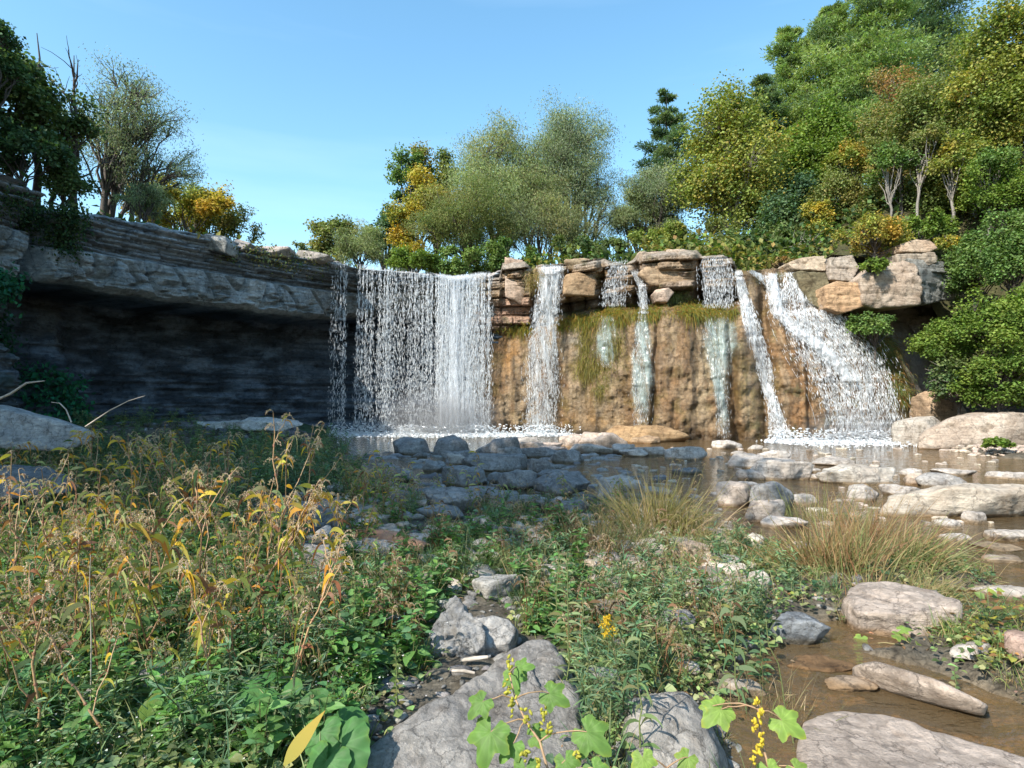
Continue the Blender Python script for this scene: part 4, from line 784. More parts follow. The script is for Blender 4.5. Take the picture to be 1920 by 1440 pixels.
def tree(name, label, px, Y, ytop, ybot, hw, kind, palette, nleaf, seed, basepx=None, lobes=16, leaf=None, bark='bark', zb=None, lean=0., fill=.9, tr=1., group=None, cat='tree', dens=1., shape=None):
    rg = np.random.default_rng(seed); c = at(px, (ytop+ybot)/2, Y); hw = hw*1.16; nleaf = int(nleaf*(2.6 if kind == 'willow' else 2.1)); leaf = leaf*(.78 if kind != 'pine' else .8) if leaf else leaf; rx = hw/F*Y; rz = (ybot-ytop)/2/F*Y
    bx = (px if basepx is None else basepx); bxw = (bx-CX)/F*Y; bz = hillz(bxw, Y)-.1 if zb is None else zb; bz = min(bz, c[2]-rz*.9)
    root = thing(name, label, cat, (bxw, Y, bz), group); base = np.array([bxw, Y, bz]); H = c[2]+rz-bz
    tw = np.array([0, 0, 1.]); r0 = .013*H*tr+.035
    B = Bag(); paths, rads = [], []
    if kind == 'pine':
        top = c+np.array([0, 0, rz]); tk = curve(base, top, 9, 0, .008, rg); paths.append(tk); rads.append(np.linspace(r0, .03, 9))
        nw = int(11*fill)+3; zs = np.linspace(.0, .97, nw)
        P, A, Ls, Cc = [], [], [], []
        for i, q in enumerate(zs):
            z = c[2]-rz+2*rz*q; R0 = rx*(1-q)**.55*(.55+.6*rg.random())*(.6 if q < .12 else 1)+.35; a0 = rg.uniform(0, 6)
            for k in range(int(6*dens)+1):
                if rg.random() < .12: continue
                a = a0+k*2*np.pi/(int(6*dens)+1)+rg.normal()*.2; r = R0*rg.uniform(.7, 1.1); o = np.array([np.interp(z, tk[:, 2], tk[:, 0]), np.interp(z, tk[:, 2], tk[:, 1]), z+rg.normal()*.1*rz/nw])
                e = o+np.array([math.cos(a)*r, math.sin(a)*r, r*(.10+.35*q)]); b = curve(o, e, 6, -.05, .03, rg); paths.append(b); rads.append(np.linspace(r0*.28*(1-q*.5), .012, 6))
                m = max(30, int(nleaf/(nw*6*dens)*(r/rx+.25)*1.6)); t = rg.uniform(.25, 1., m)**.8; pp = np.stack([np.interp(t*5, np.arange(6), b[:, j]) for j in range(3)], -1)
                wd_ = r*.30*(1-.5*t)[:, None]; off = rg.normal(size=(m, 3))*np.array([1, 1, .14])*wd_*1.15
                P.append(pp+off); A.append(unit(off+np.array([math.cos(a), math.sin(a), .5])*.25+.05*rg.normal(size=(m, 3)))); Ls.append(np.full(m, 1.)); Cc.append(jit(pal(palette, 1, rg)*np.ones((m, 1)), m, .18, rg, .06))
        P = np.concatenate(P); P = P+.0; A = np.concatenate(A); Cc = np.concatenate(Cc); L = leaf or .26
        for q in range(2):
            d_ = unit(A+rg.normal(size=A.shape)*.55); v, f, cc = leaves(P, d_, np.array([0, 0, 1.])+.5*rg.normal(size=A.shape), L*rg.uniform(.7, 1.2, len(P)), L*.24, Cc, 'dia'); B.add(v, f, cc)
    else:
        # limbs carry lobes, lobes carry twigs, twigs carry leaves
        nl = lobes; d = rdir(nl*3, rg); d = d[(d[:, 2] > -.75)][:nl]; nl = len(d); rad = rg.uniform(.3, 1.02, nl)**.7
        sh = np.array([rx, rx*.9, rz]); lc = c+d*rad[:, None]*sh*(.88)
        if shape is not None: w_ = np.interp((lc[:, 2]-c[2])/rz, np.linspace(-1, 1, len(shape)), shape)[:, None]; lc[:, :2] = c[:2]+(lc[:, :2]-c[:2])*w_
        lr = rg.uniform(.20, .42, nl)*min(rx, rz)*(fill/.9 if kind != 'pine' else 1)*(1.25 if kind == 'willow' else 1.1)
        k1 = base+(c-base)*np.array([1, 1, 1])*.9; tk = curve(base, k1+np.array([lean*rx, 0, 0]), 7, 0, .035, rg); tops = [(tk, r0)]
        paths.append(tk); rads.append(np.linspace(r0, r0*.45, 7))
        if kind == 'willow' or tr > 1.2:
            for _ in range(2):
                e = c+np.array([rg.uniform(-.5, .5)*rx, rg.uniform(-.4, .4)*rx, rg.uniform(-.2, .5)*rz]); b = curve(base+np.array([rg.normal()*.2, rg.normal()*.2, 0]), e, 7, 0, .05, rg); paths.append(b); rads.append(np.linspace(r0*.8, r0*.3, 7)); tops.append((b, r0*.8))
        P, Cc, N_ = [], [], []
        wt = lr**2/np.sum(lr**2)
        for i in range(nl):
            tkk, rr0 = tops[rg.integers(len(tops))]; fr = np.clip((lc[i, 2]-base[2])/(c[2]+rz-base[2])*.75, .15, .95)*6; j = int(fr); o = tkk[j]+(tkk[min(j+1, 6)]-tkk[j])*(fr-j)
            b = curve(o, lc[i], 6, .06 if kind != 'willow' else .1, .05, rg); paths.append(b); rads.append(np.linspace(r0*.34, r0*.09+.008, 6))
            ns = 9+rg.integers(6); sd_ = unit(rdir(ns, rg)+np.array([0, 0, .25])); sub = lc[i]+sd_*lr[i]*rg.uniform(.3, 1.25, ns)[:, None]*np.array([1, 1, .8])
            lcol = pal(palette, 1, rg)[0]
            for q in sub:
                if rg.random() < .6: paths.append(curve(b[4], q, 4, .05, .06, rg)); rads.append(np.linspace(r0*.08+.01, .008, 4))
                m = max(4, int(nleaf*wt[i]/ns)); sg = lr[i]*.34
                col_ = .5*lcol+.5*pal(palette, 1, rg)[0]
                e = rg.normal(size=(m, 3))*sg
                if kind == 'willow': e[:, 2] = -np.abs(e[:, 2])*1.2+sg*.9; e[:, :2] *= .9
                P.append(q+e); N_.append(unit(e*.5+np.array([0, 0, sg]))); Cc.append(jit(col_, m, .22, rg, .06))
        P = np.concatenate(P); Cc = np.concatenate(Cc); N_ = np.concatenate(N_); gate = fbm(P, 1.9/max(rx, .8)+.25, 3, seed)+.25*rg.normal(size=len(P)) > (-.45 if kind == 'willow' else -.25); P, Cc, N_ = P[gate], Cc[gate], N_[gate]; m = len(P)
        if kind == 'willow': L = leaf or .22; ax = unit(rg.normal(size=(m, 3))*np.array([.6, .6, .5])+np.array([0, 0, -.7])); v, f, cc = leaves(P, ax, unit(rg.normal(size=(m, 3))), L*rg.uniform(.6, 1.3, m), L*.26, Cc, 'dia')
        else: L = leaf or .2; ax = unit(rg.normal(size=(m, 3))*np.array([1, 1, .5])+np.array([0, 0, -.25])); v, f, cc = leaves(P, ax, N_+.45*rg.normal(size=(m, 3)), L*rg.uniform(.6, 1.25, m), L*.78, Cc, 'dia')
        B.add(v, f, cc)
    v, f = tubes(paths, rads, 5); part('trunk', v, f, M[bark], root)
    v, f, cc = B.get(); part('crown', v, f, M['leaf_far'], root, col=cc, smooth=False)
    return root
g_ = 'trees above the falls'
T = [
 # left
 ('broadleaf_tree', 'dark leafy tree cut by the left edge, on the cliff top', 18, 19.5, 60, 300, 70, 'b', 'dark', 5600, 1, dict(fill=.75, leaf=.2, lobes=18, basepx=20, group='trees on the left cliff')),
 ('broadleaf_tree', 'dark tree with a slanting trunk beside the slender bare snag', 110, 20.5, 175, 345, 75, 'b', 'dark', 3200, 2, dict(fill=.7, leaf=.18, lobes=16, basepx=92, group='trees on the left cliff')),
 ('broadleaf_tree', 'low dark bushy tree on the cliff corner at the far left', 40, 19.0, 230, 345, 90, 'b', 'deep', 4200, 3, dict(leaf=.17, lobes=14, group='trees on the left cliff')),
 ('willow_tree', 'airy grey green willow with twin dark trunks on the left cliff', 215, 24, 102, 360, 98, 'willow', 'greywillow', 6500, 4, dict(leaf=.15, lobes=40, fill=.75, basepx=192, tr=1.3, group='trees on the left cliff')),
 ('willow_tree', 'low willow limb spreading right over the left cliff edge', 300, 24.3, 215, 375, 84, 'willow', 'greywillow', 4200, 5, dict(leaf=.14, lobes=28, fill=.75, basepx=215, tr=1.2, group='trees on the left cliff')),
 ('broadleaf_tree', 'golden yellow tree behind the left cliff top', 345, 34, 345, 455, 88, 'b', 'yellow', 9000, 6, dict(leaf=.2, lobes=16)),
 ('broadleaf_tree', 'pale green thin tree rising behind the golden yellow one', 385, 40, 318, 440, 45, 'b', 'willow', 4000, 7, dict(leaf=.17, lobes=12)),
 ('broadleaf_tree', 'small green and yellow tree at the right of the golden one', 445, 36, 388, 470, 42, 'b', 'olive', 2600, 8, dict(leaf=.17, lobes=10)),
 ('shrub', 'tiny pale shrub peeking over the ledge top left of the thin trickle', 566, 38, 452, 480, 22, 'b', 'willow', 700, 9, dict(leaf=.15, lobes=6, cat='shrub')),
 # centre
 ('oak_tree', 'small brownish oak leaning left beside a grey bush, left end of the centre grove', 628, 36, 408, 490, 42, 'b', 'olive', 3600, 10, dict(leaf=.22, lobes=12, basepx=655)),
 ('willow_tree', 'rounded grey green bushy willow low behind the curtain lip', 678, 35, 415, 510, 48, 'willow', 'willow', 7000, 11, dict(leaf=.17, lobes=16)),
 ('broadleaf_tree', 'narrow dark green tree left of the orange yellow one', 722, 40, 358, 520, 36, 'b', 'deep', 7000, 12, dict(leaf=.22, lobes=14)),
 ('broadleaf_tree', 'tall narrow tree with an olive top, left side of the big willows', 815, 42, 250, 500, 42, 'b', 'olive', 8000, 13, dict(leaf=.22, lobes=16)),
 ('broadleaf_tree', 'green tree crown showing just above the orange yellow tree', 770, 41, 278, 420, 34, 'b', 'green', 4500, 14, dict(leaf=.2, lobes=12)),
 ('broadleaf_tree', 'orange and yellow autumn tree at the left of the big willows', 782, 37, 325, 520, 46, 'b', 'yellow', 11000, 15, dict(leaf=.2, lobes=18)),
 ('willow_tree', 'big rounded willow, left of the two largest in the centre grove', 925, 38, 228, 470, 88, 'willow', 'willow', 26000, 16, dict(leaf=.2, lobes=34, basepx=950, tr=1.3)),
 ('willow_tree', 'tallest silvery willow with open branches on its right side', 1060, 39, 205, 450, 82, 'willow', 'greywillow', 23000, 17, dict(leaf=.2, lobes=32, basepx=1050, tr=1.3)),
 ('willow_tree', 'low arching willow in front of the big rounded one', 862, 35, 345, 505, 72, 'willow', 'olive', 15000, 18, dict(leaf=.18, lobes=24, basepx=900, tr=1.2)),
 ('willow_tree', 'mid height willow between the two largest, full to the ground', 1010, 36, 330, 500, 80, 'willow', 'willow', 17000, 19, dict(leaf=.18, lobes=24, basepx=1010)),
 ('willow_tree', 'thin branched willow reaching right with sky between its twigs', 1120, 38, 310, 480, 46, 'willow', 'greywillow', 3500, 20, dict(leaf=.16, lobes=16, basepx=1080)),
 ('shrub', 'yellow green bush just behind the lip of the curtain fall', 775, 32.5, 462, 530, 50, 'b', 'bright', 5000, 21, dict(leaf=.17, lobes=12, cat='shrub')),
 ('shrub', 'lush green bush just behind the lip of the dense fall', 860, 32.5, 462, 532, 58, 'b', 'green', 6000, 22, dict(leaf=.17, lobes=12, cat='shrub')),
 ('shrub', 'dark green bush between the willows and the rim blocks', 960, 33.5, 450, 512, 56, 'b', 'green', 5000, 23, dict(leaf=.17, lobes=12, cat='shrub')),
 ('shrub', 'dark low bush below the open willow branches', 1080, 33.5, 440, 500, 52, 'b', 'dark', 5000, 24, dict(leaf=.17, lobes=12, cat='shrub')),
 ('broadleaf_tree', 'small pale green tree right of the open willow branches', 1180, 38, 345, 490, 42, 'willow', 'willow', 6500, 25, dict(leaf=.18, lobes=16)),
 ('shrub', 'dark shrub with orange tints on the rim behind the mossy block', 1150, 32, 445, 495, 40, 'b', 'dark', 3000, 26, dict(leaf=.16, lobes=9, cat='shrub')),
 ('bush', 'dark bush filling the rim between the dark tree and the twin trunked willow', 120, 19.8, 290, 385, 46, 'b', 'dark', 4000, 80, dict(leaf=.12, lobes=14, cat='bush')),
 ('bush', 'thin grey green bush under the low willow limb on the left cliff', 262, 22.5, 335, 415, 44, 'willow', 'greywillow', 2200, 81, dict(leaf=.13, lobes=12, cat='bush')),
 ('bush', 'yellow green sapling growth left of the golden yellow tree', 285, 26, 350, 425, 36, 'b', 'olive', 1800, 82, dict(leaf=.13, lobes=10, cat='bush')),
 ('broadleaf_tree', 'dark leafy tree top cut by the upper left corner, tallest on the left', -8, 18, 20, 180, 40, 'b', 'deep', 3000, 83, dict(leaf=.14, lobes=16, basepx=-20)),
 ('bush', 'green bush closing the gap between the dense fall and the pinkish block', 915, 33, 455, 525, 36, 'b', 'green', 3000, 84, dict(leaf=.15, lobes=10, cat='bush')),
 ('bush', 'olive bush under the sycamore, left of its trunk', 1310, 32, 410, 490, 50, 'b', 'olive', 5000, 85, dict(leaf=.16, lobes=14, cat='bush')),
 ('bush', 'dark bush right of the sycamore trunk behind the crest spill', 1415, 31, 420, 500, 56, 'b', 'dark', 6500, 86, dict(leaf=.16, lobes=14, cat='bush')),
 ('bush', 'mixed green bush on the rim above the two pale rim slabs', 1235, 31, 420, 482, 56, 'b', 'yelgreen', 5000, 87, dict(leaf=.16, lobes=14, cat='bush')),
 # right
 ('pine_tree', 'slim dark pine standing alone against the sky', 1250, 40, 176, 430, 56, 'pine', 'pine', 4200, 27, dict(leaf=.34, dens=.55, zb=9, fill=.75)),
 ('broadleaf_tree', 'grey green tree clothing the foot of the lone pine', 1235, 38, 300, 490, 52, 'willow', 'greywillow', 11000, 28, dict(leaf=.18, lobes=22)),
 ('sycamore_tree', 'tall yellow green sycamore with a pale trunk above the middle of the rim', 1362, 34, 150, 500, 86, 'b', 'yelgreen', 25000, 29, dict(leaf=.21, lobes=52, basepx=1378, bark='bark_pale', shape=[.75, 1.05, .9, .7, .4])),
 ('broadleaf_tree', 'dark green tree filling the gap below the sycamore crown', 1465, 33, 330, 500, 62, 'b', 'deep', 13000, 30, dict(leaf=.2, lobes=18)),
 ('broadleaf_tree', 'bright green maple between the sycamore and the sumac thicket', 1530, 36, 195, 400, 56, 'b', 'bright', 13000, 31, dict(leaf=.22, lobes=20)),
 ('sumac_tree', 'spreading olive sumac thicket with fine leaves above the outcrop', 1610, 30.5, 320, 470, 96, 'b', 'olive', 22000, 32, dict(leaf=.14, lobes=26)),
 ('shrub', 'yellow leaved shrub at the left edge of the sumac thicket', 1528, 29.5, 365, 470, 30, 'b', 'yellow', 4200, 33, dict(leaf=.15, lobes=10, cat='shrub')),
 ('pine_tree', 'feathery pine at the left of the hilltop pines', 1480, 52, 60, 380, 66, 'pine', 'pinelit', 8500, 34, dict(leaf=.42, fill=1.3)),
 ('pine_tree', 'broad hilltop pine with tiered boughs right of the feathery one', 1560, 50, 20, 330, 76, 'pine', 'pinelit', 9500, 35, dict(leaf=.42, fill=1.3)),
 ('pine_tree', 'highest hilltop pine cut off by the top of the photo', 1650, 47, -60, 300, 96, 'pine', 'pinelit', 11000, 36, dict(leaf=.42, fill=1.3)),
 ('pine_tree', 'bluish pine behind the other hilltop pines at the top right', 1745, 50, -60, 280, 80, 'pine', 'pine', 8000, 37, dict(leaf=.42, fill=1.2)),
 ('pine_tree', 'small pine between the sycamore top and the feathery pine', 1432, 50, 150, 400, 44, 'pine', 'pine', 5000, 38, dict(leaf=.4)),
 ('broadleaf_tree', 'rusty leaved tree half bare in front of the hilltop pines', 1700, 40, 95, 330, 60, 'b', 'rust', 6500, 39, dict(leaf=.2, lobes=20, bark='bark_pale', tr=1.3)),
 ('broadleaf_tree', 'big olive brown tree with pale limbs on the right slope', 1775, 32, 95, 400, 96, 'b', 'olive', 26000, 40, dict(leaf=.19, lobes=34, basepx=1770, bark='bark_pale', tr=1.4)),
 ('broadleaf_tree', 'yellow green tree cut by the right edge high on the slope', 1900, 27, -20, 330, 90, 'b', 'yelgreen', 24000, 41, dict(leaf=.18, lobes=30, basepx=1920, tr=1.2)),
 ('broadleaf_tree', 'olive tree behind the orange shrub, middle of the slope', 1650, 38, 190, 390, 70, 'b', 'olive', 14000, 42, dict(leaf=.2, lobes=24, bark='bark_pale')),
 ('broadleaf_tree', 'slim orange topped tree above the sumac thicket', 1598, 33, 272, 345, 36, 'b', 'orange', 2600, 43, dict(leaf=.16, lobes=9)),
 ('broadleaf_tree', 'pale trunked slender tree with sparse yellow leaves on the right slope', 1830, 27, 270, 430, 66, 'b', 'yelgreen', 9000, 44, dict(leaf=.16, lobes=18, bark='bark_pale', tr=.9)),
 ('broadleaf_tree', 'mixed green and brown tree in the middle of the slope left of the pale limbs', 1720, 29, 300, 440, 62, 'b', 'olive', 10000, 45, dict(leaf=.16, lobes=18, bark='bark_pale', tr=.8)),
 ('broadleaf_tree', 'shaded green tree low behind the pale trunks', 1800, 31, 370, 470, 70, 'b', 'green', 8000, 46, dict(leaf=.17, lobes=16)),
 ('birch_tree', 'slender tree with a pale bare trunk, left of the bare grey tree', 1665, 27.5, 265, 345, 34, 'b', 'green', 2400, 90, dict(leaf=.15, lobes=12, basepx=1672, bark='bark_pale', zb=8.4, tr=.65, fill=.7)),
 ('birch_tree', 'leaning slender tree with a pale trunk, right of the bare grey tree', 1738, 27, 235, 330, 40, 'b', 'olive', 2600, 91, dict(leaf=.15, lobes=12, basepx=1712, bark='bark_pale', zb=8.4, tr=.65, fill=.7)),
 ('birch_tree', 'pale trunked tree with a yellow green top below the highest right hand crowns', 1790, 26.5, 250, 345, 40, 'b', 'yelgreen', 2600, 92, dict(leaf=.15, lobes=12, basepx=1782, bark='bark_pale', zb=8.6, tr=.8, fill=.7)),
 ('birch_tree', 'thin pale trunked tree with green leaves near the right edge', 1862, 25, 265, 355, 38, 'b', 'green', 2600, 93, dict(leaf=.15, lobes=12, basepx=1850, bark='bark_pale', zb=8.2, tr=.6, fill=.7)),
 ('broadleaf_tree', 'dull green tree on the skyline between bright maple and hilltop pines', 1590, 44, 200, 360, 60, 'b', 'dark', 9000, 47, dict(leaf=.24, lobes=18)),
]
for name, lb, px, Y, yt, yb, hw, kd, pl, nl, sd, kw in T: tree(name, lb, px, Y, yt, yb, hw, kd, pl, nl, sd, **{**dict(group=g_), **kw})
# bushes on the outcrop and down the right bank
SB = [
 ('orange and green sumac bush spilling over the big outcrop block', 1640, 24.6, 405, 490, 56, 'orange', 6500, 60, 7.2),
 ('bright green bush on top of the outcrop behind the cap rock', 1715, 26, 398, 470, 62, 'bright', 7500, 61, 7.5),
 ('small golden bush right of the cap rock', 1782, 24.6, 438, 478, 28, 'yellow', 1800, 62, 7.2),
 ('green leaves hanging down the face of the outcrop', 1640, 23.0, 482, 520, 24, 'bright', 1300, 63, 6.4),
 ('low orange tinted shrub on the rim beside the layered slabs', 1462, 26.5, 482, 504, 26, 'rust', 1000, 64, 7.4),
 ('dark bush at the right shoulder of the outcrop', 1835, 23.5, 430, 560, 52, 'green', 9000, 65, 4.5),
 ('deep green bush at the right edge, level with the outcrop', 1900, 21.5, 380, 560, 62, 'green', 12000, 66, 4.),
 ('bright leafed bush at the right edge high above the outcrop', 1880, 25, 300, 420, 70, 'bright', 10000, 67, 7.),
 ('sunlit green bush under the overhang right of the dark gap', 1775, 22, 585, 700, 62, 'bright', 9000, 68, 1.6),
 ('dense green bush at the right edge, half way down the bank', 1880, 20.5, 540, 690, 74, 'bright', 13000, 69, 1.8),
 ('yellow green bush at the right edge just above the long tan block', 1872, 20.2, 660, 778, 66, 'bright', 10000, 70, .8),
 ('shaded bush low between the grey shale and the right edge bushes', 1798, 21.5, 660, 760, 46, 'dark', 5000, 71, 1.),
 ('small green bush at the foot of the outcrop by the broad cascade', 1640, 23.2, 588, 640, 36, 'green', 2600, 72, 3.),
 ('leafy weeds on the crest of the mossy slope right of the broad cascade', 1608, 23.4, 590, 622, 26, 'green', 1500, 73, 3.6),
 ('little green plant at the foot of the long tan block', 1868, 17.4, 822, 840, 26, 'bright', 600, 74, .3),
]
for lb, px, Y, yt, yb, hw, pl, nl, sd, zb in SB: tree('bush', lb, px, Y, yt, yb, hw, 'b', pl, int(nl*.8), sd, zb=zb, lobes=30, leaf=.13, tr=.6, cat='bush', fill=.7, group='bushes on the outcrop and right bank')
# trees on the bank to the left of the camera, outside the frame, whose shade lies over the riffle
for i, (x, y, h, r) in enumerate([(-15, 6.6, 19.5, 4.6), (-15.5, 1.8, 19, 4.2), (-18, 11, 18, 4.6), (-14.4, 3.4, 15.5, 3.4), (-11.6, .4, 18.5, 3.9), (-14., -1.3, 17.5, 3.2), (-10.3, 3., 19, 3.2)]):
    Y = 20.; 
    rg = np.random.default_rng(200+i); Yt = y; px = CX+x/max(Yt, .5)*F; Yt = max(Yt, .5); px = CX+x/Yt*F
    tree('broadleaf_tree', 'leafy tree on the left bank beside the camera, throwing shade over the riffle', px, Yt, HZ-(h-EYE)/Yt*F, HZ-(h-EYE-2*r*1.1)/Yt*F, r/Yt*F, 'b', 'dark', 9000, 210+i, leaf=.3, lobes=22, zb=7.6, basepx=CX-15/Yt*F, group='shade trees beside the camera')
# dead snag, bare sticks
def sticks(name, label, cat, paths, rads, mat='bark', group=None):
    v, f = tubes(paths, rads, 6); return solo(name, v, f, M[mat], label, cat, group)
def snag(px, Y, y0, y1, seed, label, mat='bark', hw=28, nb=9):
    rg = np.random.default_rng(seed); a, b = at(px, y0, Y), at(px+rg.uniform(-6, 6), y1, Y); tk = curve(a, b, 9, 0, .012, rg); H = b[2]-a[2]; ps, rs = [tk], [np.linspace(.02*H+.02, .012, 9)]
    for i in range(nb):
        t = rg.uniform(.25, .9); o = a+(b-a)*t; e = o+np.array([rg.choice([-1, 1])*rg.uniform(.3, 1)*hw/F*Y, rg.normal()*.5, rg.uniform(.1, .5)*H*(1-t)+.3]); q = curve(o, e, 6, -.08, .04, rg); ps.append(q); rs.append(np.linspace(.007*H+.008, .006, 6))
        for _ in range(3): o2 = q[rg.integers(2, 5)]; ps.append(curve(o2, o2+(e-o)*.35+rg.normal(size=3)*.25, 4, 0, .05, rg)); rs.append(np.linspace(.015, .005, 4))
    return sticks('dead_tree', label, 'dead tree', ps, rs, mat)
snag(140, 21, 412, 104, 301, 'tall forked bare snag reaching into the sky above the left cliff', hw=34, nb=12)
snag(66, 20, 405, 62, 302, 'single bare pole like snag near the left edge', hw=8, nb=4)
snag(1505, 28, 500, 445, 303, 'thin white bare sapling on the rim above the crest spill', 'bark_pale', 8, 4)
snag(1518, 28, 500, 440, 304, 'second thin white bare sapling leaning left on the rim', 'bark_pale', 8, 3)
snag(1690, 28, 430, 285, 305, 'bare grey tree with spreading limbs in the sumac thicket', 'bark', 40, 14)
snag(1815, 21, 765, 690, 306, 'bleached brush of dead branches beside the long tan block', 'bark_pale', 46, 12)

# ------------------------------------------------------------------ low plants
GREEN = np.array([(.13, .20, .07), (.17, .25, .09), (.24, .29, .12), (.10, .17, .06), (.28, .29, .13)]); TEAL = np.array([(.10, .19, .10), (.13, .23, .12), (.19, .27, .14), (.22, .26, .13)])
DRY = np.array([(.36, .27, .15), (.42, .34, .20), (.28, .19, .10), (.24, .22, .09)]); YEL = np.array([(.48, .34, .04), (.50, .26, .05), (.42, .38, .07), (.30, .26, .06)])
def pick(p, n, rg): return p[rg.integers(0, len(p), n)]
def stem(B, pts, r0, r1, col, sides=4):
    v, f = tubes([pts], [np.linspace(r0, r1, len(pts))], sides); B.add(v, f, np.array(col))
def on(curve_, t):
    k = len(curve_)-1; return np.stack([np.interp(np.asarray(t)*k, np.arange(k+1), curve_[:, j]) for j in range(3)], -1)
def p_grass(rg, n=26, h=.35, w=.008, pal_=GREEN, spread=.05, bend=.7):
    B = Bag(); o = rg.normal(size=(n, 3))*np.array([spread, spread, 0]); d = unit(np.column_stack([rg.normal(size=(n, 2))*.38, np.ones(n)]))
    c = jit(pick(pal_, n, rg), n, .2, rg, .05); B.add(*ribbons(o, d, h*rg.uniform(.5, 1.15, n), w*rg.uniform(.7, 1.3, n), bend*rg.uniform(.2, 1.3, n), c*.8, c*1.1, 4, rng=rg)); return B.get()
def p_leafy(rg, h=.28, nst=3, L=.05, W=.5, pal_=GREEN, gap=.028, droop=.2, stemc=(.12, .12, .05)):
    B = Bag()
    for s in range(nst):
        a = rg.uniform(0, 6.3); H = h*rg.uniform(.6, 1.1); e = np.array([math.cos(a)*H*.35*rg.random(), math.sin(a)*H*.35*rg.random(), H]); c = curve(rg.normal(size=3)*np.array([.03, .03, 0]), e, 5, 0, .04, rg); stem(B, c, .0028, .0012, stemc, 3)
        m = int(H/gap); t = np.repeat(np.linspace(.15, 1, m), 2); ang = np.repeat(np.arange(m)*1.57+a, 2)+np.tile([0, np.pi], m)+rg.normal(size=2*m)*.3
        d = np.column_stack([np.cos(ang), np.sin(ang), .35-droop+.25*rg.normal(size=2*m)]); Ls = L*(1.15-.6*t)*rg.uniform(.7, 1.3, 2*m)
        cc = jit(pick(pal_, 2*m, rg), 2*m, .22, rg, .06); B.add(*leaves(on(c, t), d, np.array([0, 0, 1.])+.35*rg.normal(size=(2*m, 3)), Ls, Ls*W, cc))
    return B.get()
def p_mat(rg, n=34, r=.12, L=.04, pal_=GREEN, h=.07, W=.75):
    B = Bag(); p = rg.normal(size=(n, 3))*np.array([r, r, 0]); p[:, 2] = h*rg.uniform(.2, 1.1, n); d = unit(np.column_stack([rg.normal(size=(n, 2)), .15*rg.normal(size=n)])); Ls = L*rg.uniform(.6, 1.3, n)
    B.add(*leaves(p, d, np.array([0, 0, 1.])+.3*rg.normal(size=(n, 3)), Ls, Ls*W, jit(pick(pal_, n, rg), n, .22, rg, .06))); return B.get()
def p_feather(rg, h=.35, pal_=TEAL, n=120):
    B = Bag()
    for s in range(4):
        a = rg.uniform(0, 6.3); H = h*rg.uniform(.6, 1.1); e = np.array([math.cos(a)*H*.4, math.sin(a)*H*.4, H*.95]); c = curve(np.zeros(3), e, 5, .05, .04, rg); stem(B, c, .003, .001, (.10, .10, .05), 3)
        m = n//4; t = rg.uniform(.15, 1, m); d = unit(rg.normal(size=(m, 3))*np.array([1, 1, .5])+np.array([0, 0, .3])); c2 = jit(pick(pal_, m, rg), m, .2, rg, .06)
        B.add(*leaves(on(c, t), d, np.array([0, 0, 1.])+.4*rg.normal(size=(m, 3)), .055*rg.uniform(.6, 1.3, m), .010, c2))
    return B.get()
def spikes(B, o, n, rg, L=.05, col=(.40, .30, .22), droop=1.):
    """nodding seed spikes: a curved thread set with small grains"""
    for q in range(n):
        a = rg.uniform(0, 6.3); b = o[q % len(o)]; l = L*rg.uniform(.6, 1.4); pk = b+np.array([math.cos(a)*l*.35, math.sin(a)*l*.35, l*.5]); e = pk+np.array([math.cos(a)*l*.35, math.sin(a)*l*.35, -l*.75*droop])
        s = np.linspace(0, 1, 7)[:, None]; c = b*(1-s)**2+2*pk*s*(1-s)*1.0+e*s*s; m = 26; t = rg.uniform(.3, 1, m); p = on(c, t)+rg.normal(size=(m, 3))*l*.03
        cc = jit(np.array(col), m, .22, rg, .08); B.add(*leaves(p, rg.normal(size=(m, 3))+np.array([0, 0, -.6]), rg.normal(size=(m, 3)), l*.10, l*.06, cc, 'dia')); stem(B, c, .0014, .001, col, 3)
def p_dry(rg, h=.45, n=14):
    B = Bag(); o = rg.normal(size=(n, 3))*np.array([.05, .05, 0]); d = unit(np.column_stack([rg.normal(size=(n, 2))*.35, np.ones(n)])); c = jit(pick(DRY, n, rg), n, .2, rg, .05)
    B.add(*ribbons(o, d, h*rg.uniform(.5, 1.1, n), .005, .4*rg.random(n), c, c, 4, rng=rg)); tips = o+d*h*.85; spikes(B, tips[:6], 6, rg, .06); return B.get()
def p_weed(rg, h=.5, pal_=None, seed_=True):
    pal_ = np.concatenate([GREEN, YEL[3:], DRY[3:]]) if pal_ is None else pal_; B = Bag()
    for s in range(2):
        a = rg.uniform(0, 6.3); H = h*rg.uniform(.7, 1.1); c = curve(np.zeros(3), (math.cos(a)*H*.3, math.sin(a)*H*.3, H), 6, 0, .03, rg); stem(B, c, .0045, .002, (.30, .17, .09), 4)
        m = int(H/.035); t = np.linspace(.15, 1, m); ang = np.arange(m)*2.4+a; d = unit(np.column_stack([np.cos(ang), np.sin(ang), .5*np.ones(m)])); cc = jit(pick(pal_, m, rg), m, .2, rg, .06)
        B.add(*ribbons(on(c, t), d, .10*rg.uniform(.6, 1.3, m), .018*rg.uniform(.6, 1.2, m), rg.uniform(.3, 1.6, m), cc, cc, 4, prof=[.15, .9, 1, .6, .02], rng=rg, side=np.cross(d, [0, 0, 1.])))
        if seed_: spikes(B, on(c, [.8, .9, 1.]), 6, rg, .06, (.46, .35, .25))
    return B.get()
